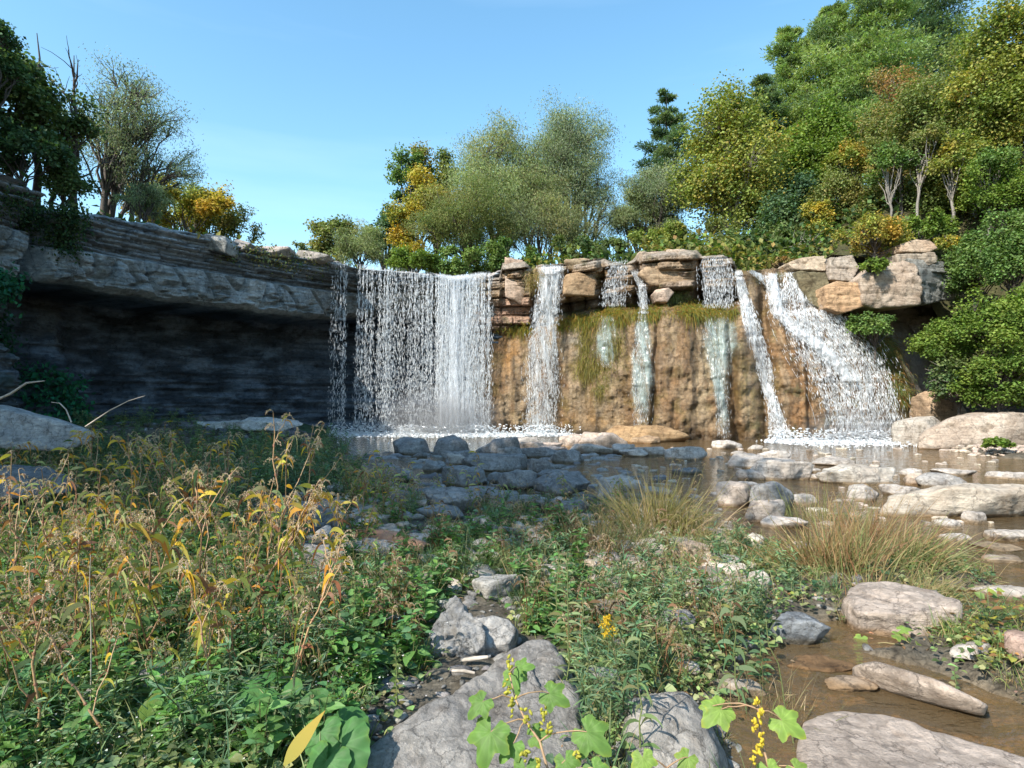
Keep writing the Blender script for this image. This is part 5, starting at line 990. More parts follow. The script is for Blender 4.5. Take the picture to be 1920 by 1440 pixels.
def scatter(name, label, protos, pos, scale, rg, tint=None, mat='leaf'):
    V, Fc, Cc, n0 = [], [], [], 0; k = rg.integers(0, len(protos), len(pos)); a = rg.uniform(0, 6.3, len(pos))
    for i, p in enumerate(pos):
        v, f, c = protos[k[i]]; ca, sa = math.cos(a[i]), math.sin(a[i]); w_ = np.empty_like(v); s = scale[i]
        w_[:, 0] = (v[:, 0]*ca-v[:, 1]*sa)*s+p[0]; w_[:, 1] = (v[:, 0]*sa+v[:, 1]*ca)*s+p[1]; w_[:, 2] = v[:, 2]*s+p[2]
        t = 1+.16*rg.normal(); V.append(w_); Fc.append(f+n0); n0 += len(v); Cc.append(c*(t if tint is None else t*tint[i]))
    if not V: return
    return tag(mesh(name, np.concatenate(V), np.concatenate(Fc), M[mat], col=np.clip(np.concatenate(Cc), .004, .8), smooth=False), label, name.replace('_', ' '), kind='stuff')
# where things may grow, told in photo columns and rows of the plant's foot
def inpoly(x, y, poly): return sdist(x, y, np.array(poly, float)) > 0
KEEP = [[(630, 1450), (820, 1300), (990, 1190), (1050, 1195), (1085, 1290), (1120, 1460), (1100, 1700), (600, 1700)], [(795, 1190), (850, 1105), (980, 1140), (975, 1240), (900, 1260), (810, 1240)], [(1165, 1310), (1230, 1290), (1320, 1310), (1360, 1420), (1360, 1700), (1160, 1700)],
        [(1440, 1140), (1560, 1140), (1550, 1235), (1450, 1215)], [(1560, 1090), (1700, 1065), (1780, 1200), (1640, 1225)], [(640, 965), (810, 1000), (810, 1035), (640, 1010)], [(540, 1020), (650, 1010), (650, 1095), (545, 1090)], [(885, 1075), (965, 1070), (965, 1130), (885, 1130)],
        [(800, 905), (900, 905), (900, 985), (780, 985)], [(460, 930), (645, 925), (645, 1012), (470, 1012)]]
def spots(n, pxr, yr, rg, low=.0, keep=True, cond=None, logf=.5):
    u = rg.random(n); Y = np.where(rg.random(n) < logf, yr[0]*np.exp(u*np.log(yr[1]/yr[0])), yr[0]+(yr[1]-yr[0])*u); px = rg.uniform(*pxr, n); x = (px-CX)/F*Y; z = gz(x, Y); py = HZ+(EYE-z)/Y*F
    k = z > low
    if keep:
        for q in KEEP: k &= ~inpoly(px, py, q)
    for ob in ROCKS: k &= np.hypot((x-ob[0])/ob[2], (Y-ob[1])/ob[3]) > 1
    if cond is not None: k &= cond(px, py, x, Y)
    return np.column_stack([x, Y, z-.01])[k]
bpy.context.view_layer.update()
ROCKS = []
for o in C.objects:
    if o.type == 'MESH' and o.get('category') in ('rock', 'boulder') and o.location.y < 20:
        ROCKS.append((o.location.x, o.location.y, o.dimensions.x*.42, o.dimensions.y*.42))
rg = np.random.default_rng(77)
WET = lambda px, py, x, Y: True
pr_mat = [p_mat(rg) for _ in range(5)]+[p_mat(rg, 26, .10, .05, TEAL) for _ in range(2)]
pr_leafy = [p_leafy(rg, .26, 4, .055, .42) for _ in range(4)]+[p_leafy(rg, .2, 5, .04, .5, TEAL) for _ in range(3)]
pr_feather = [p_feather(rg, .32) for _ in range(4)]
pr_grass = [p_grass(rg) for _ in range(4)]+[p_grass(rg, 30, .42, .009, TEAL) for _ in range(2)]
pr_gold = [p_grass(rg, 24, .34, .007, np.concatenate([DRY, GREEN[1:3]])) for _ in range(4)]
pr_dry = [p_dry(rg) for _ in range(5)]
pr_weed = [p_weed(rg, .5, np.concatenate([GREEN, GREEN, YEL[2:], DRY[3:]])) for _ in range(5)]+[p_weed(rg, .74, np.concatenate([YEL, GREEN, GREEN]))]
pr_broad = [p_leafy(rg, .30, 4, .10, .5, np.array([(.09, .19, .05), (.12, .24, .07), (.16, .28, .08), (.10, .20, .09)]), .05, .1) for _ in range(4)]
left = lambda px, py, x, Y: ((px < 660) | ((py > 1010) & (px < 1120)) | ((py > 1060) & (px < 1330))) & (noise(P3(x*1.6, Y*1.6, 3)) > -.12)
P = spots(2000, (-80, 1930), (2.3, 9), rg, .03); scatter('ground_cover', 'low green leaves carpeting the gravel bar', pr_mat, P, rg.uniform(.7, 1.4, len(P)), rg)
P = spots(1250, (-80, 1480), (2.4, 13), rg, .05, cond=left); scatter('leafy_weeds', 'knee high leafy green weeds on the gravel bar', pr_leafy, P, rg.uniform(.6, 1.3, len(P))*np.where(CX+P[:, 0]/P[:, 1]*F > 640, .62, 1.), rg)
pr_brown = [p_weed(rg, .34, np.array([(.16, .10, .06), (.22, .15, .08), (.12, .14, .05), (.20, .20, .08)])) for _ in range(4)]
P = spots(330, (560, 1400), (3.4, 11), rg, .02, cond=lambda px, py, x, Y: noise(P3(x*1.1, Y*1.1, 8)) > -.1); scatter('brown_weeds', 'low brown dying weeds in the middle of the bar', pr_brown, P, rg.uniform(.6, 1.2, len(P)), rg)
P = spots(620, (-120, 1100), (2.5, 7.5), rg, .05); scatter('broad_weeds', 'fresh green broader leaved weeds near the camera', pr_broad, P, rg.uniform(.6, 1.2, len(P)), rg)
P = spots(620, (-80, 1500), (2.6, 15), rg, .06, cond=lambda px, py, x, Y: (px < 620) | (py > 1040)); scatter('feathery_weeds', 'feathery blue green weeds among the leafy ones', pr_feather, P, rg.uniform(.7, 1.5, len(P)), rg)
P = spots(1500, (-80, 1950), (2.4, 14), rg, .02); scatter('grass', 'green grass blades over the whole gravel bar', pr_grass, P, rg.uniform(.5, 1.0, len(P)), rg)
P = spots(1500, (500, 1950), (2.6, 10), rg, .0); scatter('dry_grass', 'tan and olive grass on the sunlit side of the bar', pr_gold, P, rg.uniform(.5, 1.0, len(P)), rg)
P = spots(620, (-80, 1400), (3., 14), rg, .04, cond=lambda px, py, x, Y: (px < 660) | (py < 1180)); scatter('dry_stalks', 'dry brown stalks with nodding seed spikes', pr_dry, P, rg.uniform(.7, 1.3, len(P)), rg)
P = spots(440, (-80, 760), (3.0, 13), rg, .05, cond=lambda px, py, x, Y: (px < 620) | (py < 1100)); scatter('weed_thicket', 'thicket of brown stemmed weeds with yellowing leaves on the left', pr_weed, P, rg.uniform(.7, 1.5, len(P)), rg)
P = spots(900, (-150, 720), (9, 21), rg, .05, keep=False, logf=0.); scatter('far_weeds', 'dark green weeds in front of the shaded hollow', pr_feather+pr_leafy, P, rg.uniform(1.0, 2.2, len(P)), rg)
P = spots(200, (640, 1180), (8, 16), rg, -.12, keep=False, logf=0.); scatter('riffle_weeds', 'sparse weeds growing between the shaded riffle rocks', pr_feather+pr_grass+pr_weed, P, rg.uniform(.6, 1.2, len(P)), rg)
pr_vine = [p_mat(rg, 30, .16, .052, np.array([(.16, .22, .05), (.24, .27, .06), (.36, .32, .06), (.30, .16, .06), (.12, .18, .05)]), .12) for _ in range(4)]
P = spots(230, (1380, 1990), (2.7, 5.5), rg, .05, cond=lambda px, py, x, Y: (py > 1130) & (noise(P3(x*3, Y*3, 8)) > -.1)); scatter('creeping_vines', 'yellow green creeping vines on the right bank', pr_vine, P, rg.uniform(.6, 1.1, len(P)), rg)
pr_litter = [p_mat(rg, 9, .16, .032, np.array([(.34, .20, .12), (.42, .28, .20), (.26, .15, .08), (.45, .20, .10)]), .02, .6) for _ in range(4)]
P = spots(330, (-50, 1990), (2.4, 7), rg, .0, keep=False); scatter('leaf_litter', 'fallen brown and reddish leaves on the stones', pr_litter, P, rg.uniform(.5, 1., len(P)), rg)
pr_fl = [p_mat(rg, 9, .10, .010, np.array([(.75, .76, .72)]), .20, 1.) for _ in range(3)]
P = spots(130, (0, 900), (2.5, 4.5), rg, .03); scatter('white_flowers', 'tiny white flowers dotted over the low weeds', pr_fl, P, np.ones(len(P)), rg)

# moss and hanging growth on the rock
def hang(name, label, pts, n, L, pal_, sp=(14, 6), seed=1, off=.06, up=.15, w=.022):
    rg = np.random.default_rng(seed); pts = np.array(pts, float); pw = np.clip(.35+1.3*noise(P3(pts[:, 0]*.045, pts[:, 1]*.03, seed*3.)), .03, 2); k = rg.choice(len(pts), n, p=pw/pw.sum())
    L = L*(.45+1.3*np.clip(pw[k], 0, 1.2)); px = pts[k, 0]+rg.normal(size=n)*sp[0]; py = pts[k, 1]+rg.normal(size=n)*sp[1]; p = at(px, py, wall(px, py)-off)
    d = unit(np.column_stack([rg.normal(size=n)*.4, -np.ones(n)*.5, up+rg.normal(size=n)*.35])); pal_ = np.array(pal_); c = jit(pick(pal_, n, rg), n, .2, rg, .06)
    v, f, c = ribbons(p, d, L*rg.uniform(.4, 1.2, n), w, rg.uniform(.7, 1.6, n), c*.85, c*1.1, 3, rng=rg); return tag(mesh(name, v, f, M['leaf'], col=c, smooth=False), label, 'moss', kind='stuff')
MOS = [(.24, .22, .03), (.16, .20, .04), (.32, .25, .04), (.30, .17, .04), (.12, .15, .04)]
hang('moss', 'golden green moss and grass hanging over the shelf of the ochre face', [(x, float(itp(x, SH))+6+4*math.sin(x*.11)) for x in range(1052, 1376, 4)], 7500, .42, MOS, (8, 6), 1)
hang('moss', 'patch of olive moss streaming down the ochre face right of the tall narrow fall', [(x, y) for x in range(1070, 1165, 9) for y in range(600, 740, 12) if abs(x-1118) < 48-(y-600)*.15], 2600, .28, [(.20, .18, .04), (.15, .15, .04), (.26, .21, .06)], (7, 7), 2, .03, -.3)
hang('hanging_grass', 'rust and green growth hanging from the slope right of the broad cascade', [(float(itp(y, [(590, 1600), (620, 1632), (660, 1664), (700, 1680), (760, 1696)])), y) for y in range(596, 755, 4)], 3600, .45, [(.30, .17, .06), (.22, .20, .06), (.13, .18, .05), (.10, .15, .05)], (12, 9), 3)
hang('hanging_grass', 'dry tuft hanging on the mossy block beside the pinkish one', [(1002, 520), (1000, 535), (1005, 548)], 500, .4, [(.36, .26, .12), (.22, .20, .07)], (7, 7), 4, .5)
hang('hanging_grass', 'green sprig tuft growing on the shelf right of the short ribbon', [(1255, 560), (1275, 556), (1292, 566)], 700, .4, [(.14, .19, .07), (.20, .22, .08)], (12, 5), 5, .3, 1.3)
hang('moss', 'thin green moss line under the pinkish base rocks beside the dense fall', [(x, 622-(x-930)*.12) for x in range(930, 1015, 5)], 900, .3, MOS, (6, 4), 6)
# greenery on the shaded cliff at left
def ivy(label, pts, v0, v1, n, pal_, seed, L=.14, out=.35, name='ivy', cat='plant'):
    rg = np.random.default_rng(seed); P = []
    for _ in range(n//30):
        q, nn = cliff_pt(rg.uniform(*pts), rg.uniform(v0, v1)); P.append(q+nn*rg.uniform(0, out)+rg.normal(size=(30, 3))*np.array([.22, .22, .17]))
    P = np.concatenate(P); m = len(P); ax = unit(rg.normal(size=(m, 3))+np.array([0, 0, -.8])); v, f, c = leaves(P, ax, unit(rg.normal(size=(m, 3))+np.array([.5, -.4, .6])), L*rg.uniform(.6, 1.2, m), L*.6, jit(pick(np.array(pal_), m, rg), m, .22, rg), 'dia')
    return solo(name, v, f, M['leaf_far'], label, cat, col=c, smooth=False)
DG = [(.03, .065, .03), (.04, .085, .035), (.06, .10, .035)]
ivy('dark leafy growth draped over the cleft and ledge top at the cliff corner', (98, 135), 2.5, 3.9, 1800, DG, 1, .11, .15)
ivy('long dark green trail hanging over the ledge just right of the cleft', (118, 150), 2.5, 4.8, 1500, DG, 2, .11, .15)
ivy('leafy fringe on top of the near rock pillar', (10, 75), 3.3, 3.7, 700, DG, 3, .10, .1)
ivy('fern clump below the near rock pillar at the left edge', (-10, 30), 8.4, 9.1, 900, [(.03, .13, .07), (.04, .16, .08)], 4, .18, .3, 'fern', 'fern')
ivy('blue green fern bank low in the dark hollow', (165, 235), 9.5, 10., 1300, [(.03, .17, .09), (.04, .20, .10), (.03, .12, .07)], 5, .2, .5, 'fern', 'fern')
ivy('green streak of plants climbing the pale spur in the hollow', (95, 135), 9.05, 9.7, 1300, [(.03, .12, .07), (.04, .10, .06)], 6, .14, .3)
ivy('small drooping plants under the sunlit part of the ledge', (425, 610), 3.0, 3.5, 900, [(.12, .15, .06), (.16, .16, .07)], 7, .12, .15)
# undergrowth on the wooded slopes
n = 60000; rg = np.random.default_rng(9); i = rg.integers(0, HP.shape[0]-1, n); j = rg.integers(0, HP.shape[1]-1, n); keepm = np.isin(i, np.arange(0, 26)) ; a, b = rg.random((2, n))
p = HP[i, j]*((1-a)*(1-b))[:, None]+HP[i+1, j]*(a*(1-b))[:, None]+HP[i, j+1]*((1-a)*b)[:, None]+HP[i+1, j+1]*(a*b)[:, None]
k = keepm & (p[:, 1] > 14) & (np.abs(p[:, 0]) < p[:, 1]*1.0) & ~((np.abs(p[:, 0]+3.2) < 4.4) & (p[:, 1] < 33)); p = p[k]; p = p+rg.normal(size=p.shape)*np.array([.4, .4, .15]); p[:, 2] += 1.1*rg.random(len(p))**1.5*np.where(p[:, 0] < -6, .25, np.where(p[:, 0] < 8, .6, 1)); m = len(p)
cl = sm(-.2, .3, noise(p*.35))[:, None]; cu = jit(pick(np.array([(.05, .09, .03), (.09, .13, .04)]), m, rg)*(1-cl)+pick(np.array([(.16, .19, .05), (.24, .22, .06), (.10, .15, .04)]), m, rg)*cl, m, .2, rg)
v, f, c = leaves(p, unit(rg.normal(size=(m, 3))+np.array([0, 0, .2])), np.array([0, 0, 1.])+.5*rg.normal(size=(m, 3)), .30*rg.uniform(.6, 1.3, m), .2, cu, 'dia'); tag(mesh('undergrowth', v, f, M['leaf_far'], col=c, smooth=False), 'leafy undergrowth covering the slopes beneath the trees', 'undergrowth', kind='stuff')

# ------------------------------------------------------------------ single plants one can point to
def smartweed(label, bx, by, tx, ty, seed, nb=5, leafL=.13, yellow=.6, dz=0., lean=0., spk=10, group='tall yellowing weeds on the left of the bar'):
    rg = np.random.default_rng(seed); b = G(bx, by); t = at(tx, ty, b[1]+dz); root = thing('tall_weed', label, 'weed', b, group); H = np.linalg.norm(t-b)
    S, Lf, Sp = Bag(), Bag(), Bag(); main = curve(b, t, 9, 0, .022, rg); th = .0042+.004*H
    for _ in range(2 if nb > 4 else 1): stem(S, main, th, .0025, (.40, .25, .13), 6)
    cs_ = [(main, 1.)]
    for i in range(nb):
        u = rg.uniform(.25, .85); o = on(main, u); a = rg.uniform(0, 6.3); l = H*(1-u)*rg.uniform(.5, .95)+.08; e = o+np.array([math.cos(a)*l*.55, math.sin(a)*l*.4, l*.85]); c = curve(o, e, 6, .05, .03, rg); stem(S, c, th*.5, .0018, (.42, .28, .15), 5); cs_.append((c, .6))
    for c, w in cs_:
        # swollen joints
        for q in np.arange(.12, .95, .14 if w == 1 else .3):
            p0 = on(c, q); p1 = on(c, min(q+.012, 1.)); v, f = tubes([np.stack([p0-(p1-p0), p0, p1])], [np.array([.3, 1.5, .3])*th*w*(1.1-q*.5)], 6); S.add(v, f, np.array((.26, .12, .07)))
        m = int((9 if w == 1 else 6)); tt = np.sort(rg.uniform(.2, 1., m)); ang = rg.uniform(0, 6.3, m); d = unit(np.column_stack([np.cos(ang), np.sin(ang), rg.uniform(-.1, .9, m)]))
        pc = np.where(rg.random((m, 1)) < yellow, pick(YEL, m, rg), np.where(rg.random((m, 1)) < .5, pick(GREEN+.03, m, rg), np.array([[.20, .10, .06]]))); tipc = np.where(rg.random((m, 1)) < .4, pc*np.array([.9, .6, .5]), pc)
        Ls = leafL*rg.uniform(.5, 1.25, m); crl = rg.random(m) < .3
        Lf.add(*ribbons(on(c, tt), d, Ls, Ls*np.where(crl, .09, .19), rg.uniform(.4, 1.5, m)*np.where(crl, 1.6, 1), jit(pc, m, .12, rg, .04), tipc, 8, prof=[.12, .6, .92, 1, .95, .8, .55, .28, .02], curl=.12, rng=rg, side=np.cross(d, [0, 0, 1.])+.3*rg.normal(size=(m, 3))))
        spikes(Sp, on(c, np.linspace(.75, 1, 4)), int(spk*w)+1, rg, .075, (.55, .43, .32))
    v, f, c = S.get(); part('stem', v, f, M['bark_col'], root, col=c); v, f, c = Lf.get(); part('foliage', v, f, M['big_leaf'], root, col=np.clip(c*1.15, 0, .8)); v, f, c = Sp.get(); part('seed_spikes', v, f, M['leaf'], root, col=c, smooth=False); return root
SW = [
 ('tall weed with one nodding seed head against the dark hollow, tallest in the middle', 528, 1140, 512, 772, 1, 4, .12, .6),
 ('leaning weed whose pink stem crosses up to the right towards the grey rock', 420, 1235, 606, 905, 2, 5, .14, .65),
 ('upright twin stemmed weed with a curled orange leaf halfway up', 288, 1290, 278, 930, 3, 5, .14, .6),
 ('brown stemmed weed with dark curling leaves right of the twin stemmed one', 374, 1210, 372, 880, 4, 5, .13, .5),
 ('bushy pale stemmed weed near the left edge, forking above its middle', 104, 1175, 78, 880, 5, 5, .12, .45),
 ('thick jointed brown stalk low at the left edge', 70, 1425, 56, 1060, 6, 3, .10, .35),
 ('yellow topped weed in front of the long pale weathered slab', 200, 1010, 172, 800, 7, 5, .11, .7),
 ('weed with bright yellow leaves left of the middle of the tangle', 262, 1030, 240, 815, 8, 6, .12, .8),
 ('dense seedy weed in the middle of the yellow tangle', 326, 1020, 322, 812, 9, 6, .11, .55),
 ('seedy weed with one upright yellow leaf right of the tangle', 422, 1010, 430, 812, 10, 6, .11, .6),
 ('pink tipped weed right of the tallest one, nodding to the right', 560, 1060, 588, 800, 11, 4, .10, .5),
 ('weed with a long drooping yellow leaf over green grass at the left', 222, 1110, 214, 905, 12, 4, .16, .7),
 ('slanting old weed at the lower left with joints along its bare stem', 215, 1420, 70, 1170, 13, 2, .10, .5),
 ('small yellow weed at the far left in front of the darker slab', 36, 960, 20, 830, 14, 5, .12, .6),
 ('weed with an orange tongue shaped leaf near the top, right side of the tangle', 490, 1180, 512, 905, 15, 4, .15, .7),
 ('brown seedy weed between the tangle and the white rock', 455, 1130, 470, 930, 16, 5, .10, .4),
 ('thin weed standing in front of the riffle left of the small slab', 680, 990, 686, 870, 17, 4, .10, .5),
 ('short red brown weed below the tangle near the left', 150, 1150, 140, 960, 18, 5, .11, .45),
 ('old weed bending over the broad leaves at the bottom left', 520, 1350, 640, 1010, 19, 4, .12, .55),
 ('orange leaved weed standing just left of the white rock below the reddish log', 548, 1120, 552, 930, 20, 4, .12, .8),
 ('yellow leaved weed overlapping the left end of the reddish log', 630, 1080, 634, 930, 21, 4, .12, .75),
 ('tall straight brown stem with few leaves at the left edge behind the jointed stalk', 30, 1200, 22, 850, 22, 4, .12, .5),
 ('twisted weed with brown curled leaves between the two left edge stalks', 130, 1290, 150, 1010, 23, 5, .12, .35),
 ('yellow weed in front of the dark hollow between the bare stems', 300, 1000, 300, 806, 24, 5, .11, .75),
 ('reddish weed leaning left in the middle of the lower left greenery', 400, 1340, 352, 1060, 25, 4, .13, .55),
 ('weed with orange tips right of the middle of the yellow tangle', 388, 1050, 396, 835, 26, 5, .12, .8),
]
for a in SW: smartweed(*a)

def lobed(center, tipdir, nrm, size, col, rg, kind='lobed', cup=.15):
    """broad leaf: toothed outline fanned from the leaf stalk, with raised veins and a drooping rim"""
    nr, na = 9, 73; th = np.linspace(-2.75, 2.75, na)
    if kind == 'lobed': Rr = .42+.58*np.exp(-(th/.42)**2)+.36*np.exp(-((np.abs(th)-1.05)/.34)**2)+.16*np.exp(-((np.abs(th)-2.0)/.40)**2)+.045*np.abs(((th*4.6) % 1)-.5)*2
    elif kind == 'round': Rr = .78+.22*np.exp(-(th/.6)**2)+.018*np.cos(th*17)+.02*np.sin(th*7+size*40)-.35*np.exp(-((np.abs(th)-2.8)/.3)**2)
    else: Rr = 1./np.sqrt((np.cos(th/1.75)/1.)**2+(np.sin(th/1.75)/.36)**2)*(1-.0*th)
    s = np.linspace(0.02, 1, nr)[:, None]; r = s*Rr[None]*size*.62
    x = r*np.cos(th*(1. if kind != 'oval' else 1/1.75)); y = r*np.sin(th*(1. if kind != 'oval' else 1/1.75)); vein = np.exp(-((((th+.0)*1.0/.52) % 1-.5)/.12)**2)[None]*.010*size*s
    z = -cup*size*(s*Rr[None])**2*.6+vein+.035*size*fbm(P3(x/size*3, y/size*3, size), 1.5, 3)
    a = unit(np.array(tipdir, float)); n_ = np.array(nrm, float); b = unit(np.cross(n_, a)); n_ = np.cross(a, b)
    v = np.array(center)+x[..., None]*a+y[..., None]*b+z[..., None]*n_; c = np.array(col)*(1+.10*rg.normal())*(1+.25*np.exp(-((((th)/.52) % 1-.5)/.1)**2))[None, :, None]*np.ones((nr, na, 1))*(1+.28*fbm(P3(x/size*2, y/size*2, size*90), 2., 4)[..., None])*(1+np.array([.5, .1, -.2])*(sm(.8, 1., s)*sm(-.1, .3, noise(P3(x/size*4, y/size*4, size*50))))[..., None])
    return v.reshape(-1, 3), gridf(nr, na), c.reshape(-1, 3)
def broad_plant(label, base, lvs, col, name='broadleaf_plant', cat='plant', kind='lobed', stemc=(.35, .16, .10), seed=1, group=None, burs=None, burc=(.42, .40, .06), main=None):
    """lvs: (px, py, Y, tip angle in the picture, size in photo pixels, droop towards the viewer)"""
    rg = np.random.default_rng(seed); b = np.array(base, float); root = thing(name, label, cat, b, group); ps, rs = [], []
    if main is not None: m_ = np.array([at(*q) for q in main]); ps.append(m_); rs.append(np.linspace(.006, .003, len(m_)))
    for px, py, Y, ang, sz, dr in lvs:
        p = at(px, py, Y); size = sz/F*Y; t = np.array([math.cos(ang), -.25-dr*.3, -math.sin(ang)*1.]); n_ = unit(np.array([-.25, -.75, .75]) if dr > .5 else np.array([-.15, -.35, .95])); t = unit(t-n_*(t@n_)*.8)
        o = b if main is None else m_[np.argmin(np.linalg.norm(m_-p, axis=1))]
        v, f, c = lobed(p, t, n_, size, col, rg, kind, .25); part('leaf', v, f, M['big_leaf'], root, col=c)
        ps.append(curve(o, p, 6, .10, .03, rg)); rs.append(np.linspace(.0032, .0016, 6))
    v, f = tubes(ps, rs, 6); part('stem', v, f, M['bark_col'], root, col=np.array(stemc))
    if burs:
        d, fi = ico(2)
        for (px, py, Y, n, sp) in burs:
            B = Bag(); c0 = at(px, py, Y)
            for i in range(n):
                o = c0+rg.normal(size=3)*np.array([.5, .4, 1.2])*sp; ax = unit(rg.normal(size=3)+np.array([0, -.4, .4])); L = .011*Y/2.6*rg.uniform(.8, 1.15); q = d*.5*L; q = q+ax*(d@ax)[:, None]*L*.55; q = q*(1+.22*hsh(d[:, 0]*50, d[:, 1]*50, i)[:, None])
                B.add(q+o, fi, np.array(burc)*(1+.15*rg.normal()))
                sdir_ = rdir(26, rg); v, f, c = leaves(o+sdir_*L*.5+ax*(sdir_@ax)[:, None]*L*.5, sdir_, rdir(26, rg), L*.34, L*.06, np.tile(np.array(burc)*.9, (26, 1)), 'dia')
                f = np.concatenate([f[:, [0, 1, 2]], f[:, [0, 2, 3]]]); B.add(v, f, c)
            v, f, c = B.get(); part('bur_cluster', v, f, M['big_leaf'], root, col=np.clip(c, .02, .8))
    return root
LG = (.11, .21, .045)
broad_plant('cocklebur plant with yellow green burs and toothed leaves standing before the tilted slab', G(1030, 1600, .1), [(905, 1315, 2.2, 2.6, 62, 1.), (920, 1372, 2.15, 1.9, 100, 1.), (962, 1265, 2.35, 1.3, 56, 1), (975, 1252, 2.4, -.5, 44, .6), (1030, 1300, 2.3, .3, 66, 1), (1000, 1380, 2.2, -.6, 52, .7), (1100, 1372, 2.1, .6, 88, 1.), (962, 1395, 2.15, 2.5, 62, 1), (1060, 1425, 2.1, 1.2, 60, 1), (985, 1440, 2.1, 1.6, 70, 1), (1112, 1440, 2.05, .9, 60, 1.)],
    LG, 'cocklebur_plant', 'cocklebur', stemc=(.34, .22, .12), seed=5, main=[(1035, 1600, 2.05), (1032, 1460, 2.1), (1012, 1390, 2.15), (985, 1350, 2.2), (966, 1310, 2.25), (955, 1262, 2.3)],
    burs=[(955, 1250, 2.28, 9, .016), (950, 1292, 2.24, 7, .013), (962, 1325, 2.2, 10, .015), (988, 1345, 2.16, 9, .014), (1018, 1345, 2.14, 10, .016), (1030, 1368, 2.12, 7, .013), (985, 1412, 2.1, 7, .012), (1082, 1420, 2.05, 6, .011), (1010, 1432, 2.08, 6, .012)])
broad_plant('second cocklebur with bright yellow burs and two pale green leaves, bottom right of centre', G(1440, 1600, .1), [(1352, 1330, 2.3, 2.9, 74, 1), (1465, 1350, 2.25, .5, 74, 1), (1330, 1325, 2.32, 2.2, 40, 1), (1440, 1440, 2.1, 1.2, 56, 1), (1490, 1440, 2.1, .7, 50, 1)],
    (.16, .25, .05), 'cocklebur_plant', 'cocklebur', stemc=(.32, .20, .11), seed=6, main=[(1445, 1600, 2.1), (1442, 1440, 2.15), (1428, 1390, 2.2), (1422, 1330, 2.25), (1418, 1310, 2.3)],
    burs=[(1420, 1316, 2.24, 6, .010), (1428, 1336, 2.22, 8, .012), (1416, 1360, 2.2, 8, .012), (1428, 1384, 2.18, 8, .012), (1420, 1405, 2.16, 6, .01), (1412, 1430, 2.1, 4, .008)], burc=(.62, .48, .05))
broad_plant('cluster of large rounded green leaves at the bottom left of centre', G(600, 1500, .12), [(485, 1290, 2.75, 2.9, 95, .3), (560, 1315, 2.7, 1.9, 112, .6), (640, 1355, 2.55, .2, 92, .4), (600, 1372, 2.5, 1.4, 78, .8), (640, 1395, 2.45, .9, 108, .7), (612, 1425, 2.4, 1.8, 92, .8)], (.06, .16, .045), 'burdock_plant', 'plant', 'round', (.20, .25, .10), 7)
broad_plant('single upright olive green dock leaf left of the large rounded leaves', G(270, 1420, .12), [(262, 1350, 2.75, -1.5, 100, 1), (300, 1425, 2.6, .6, 60, .6)], (.09, .16, .03), 'dock_plant', 'plant', 'oval', (.30, .25, .10), 8)
broad_plant('clump of creeping lobed leaves near the wet slab at the right', G(1790, 1300, .15), [(1680, 1190, 4.1, .6, 30, .3), (1615, 1195, 4.3, 2., 30, .3), (1690, 1180, 4.1, -.8, 28, .3), (1740, 1215, 4.0, .5, 30, .3), (1790, 1235, 3.9, 1.2, 30, .3), (1780, 1260, 3.8, .2, 30, .3)], (.17, .26, .06), 'creeper_plant', 'plant', 'lobed', (.26, .22, .10), 9, main=[(1800, 1290, 3.85), (1760, 1245, 3.95), (1710, 1212, 4.05), (1660, 1205, 4.2), (1610, 1208, 4.3)])
broad_plant('pair of pale lobed leaves at the bottom edge before the round topped boulder', G(1240, 1600, .1), [(1290, 1420, 2.15, 2.5, 52, 1), (1205, 1420, 2.1, 1.4, 58, 1)], (.16, .25, .05), 'cocklebur_plant', 'cocklebur', stemc=(.32, .20, .11), seed=16, main=[(1245, 1600, 2.05), (1248, 1480, 2.1), (1250, 1440, 2.12)])
# big single yellow leaf
rg = np.random.default_rng(5); b = G(545, 1480, .1); root = thing('tall_weed', 'small weed with one large upright bright yellow leaf at the bottom left of centre', 'weed', b)
q = at(np.array([532, 545, 566, 590, 612]), np.array([1436, 1404, 1370, 1340, 1318]), np.array([2.3, 2.3, 2.32, 2.36, 2.4])); d_ = unit(q[-1]-q[0])
v, f, c = ribbons(q[:1], d_[None], np.array([np.linalg.norm(q[-1]-q[0])]), np.array([.066]), np.array([.12]), np.array([[.26, .23, .03]]), np.array([[.36, .25, .03]]), 12, prof=[.1, .5, .8, .95, 1, .98, .9, .78, .64, .5, .34, .18, .02], rng=rg, side=np.array([[.3, -.1, 1.]])); 
part('leaf', v, f, M['big_leaf'], root, col=c); v, f = tubes([np.stack([b, (b+q[0])/2, q[0]])], [np.array([.004, .003, .0025])]); part('stem', v, f, M['bark_col'], root, col=np.array((.35, .2, .1)))
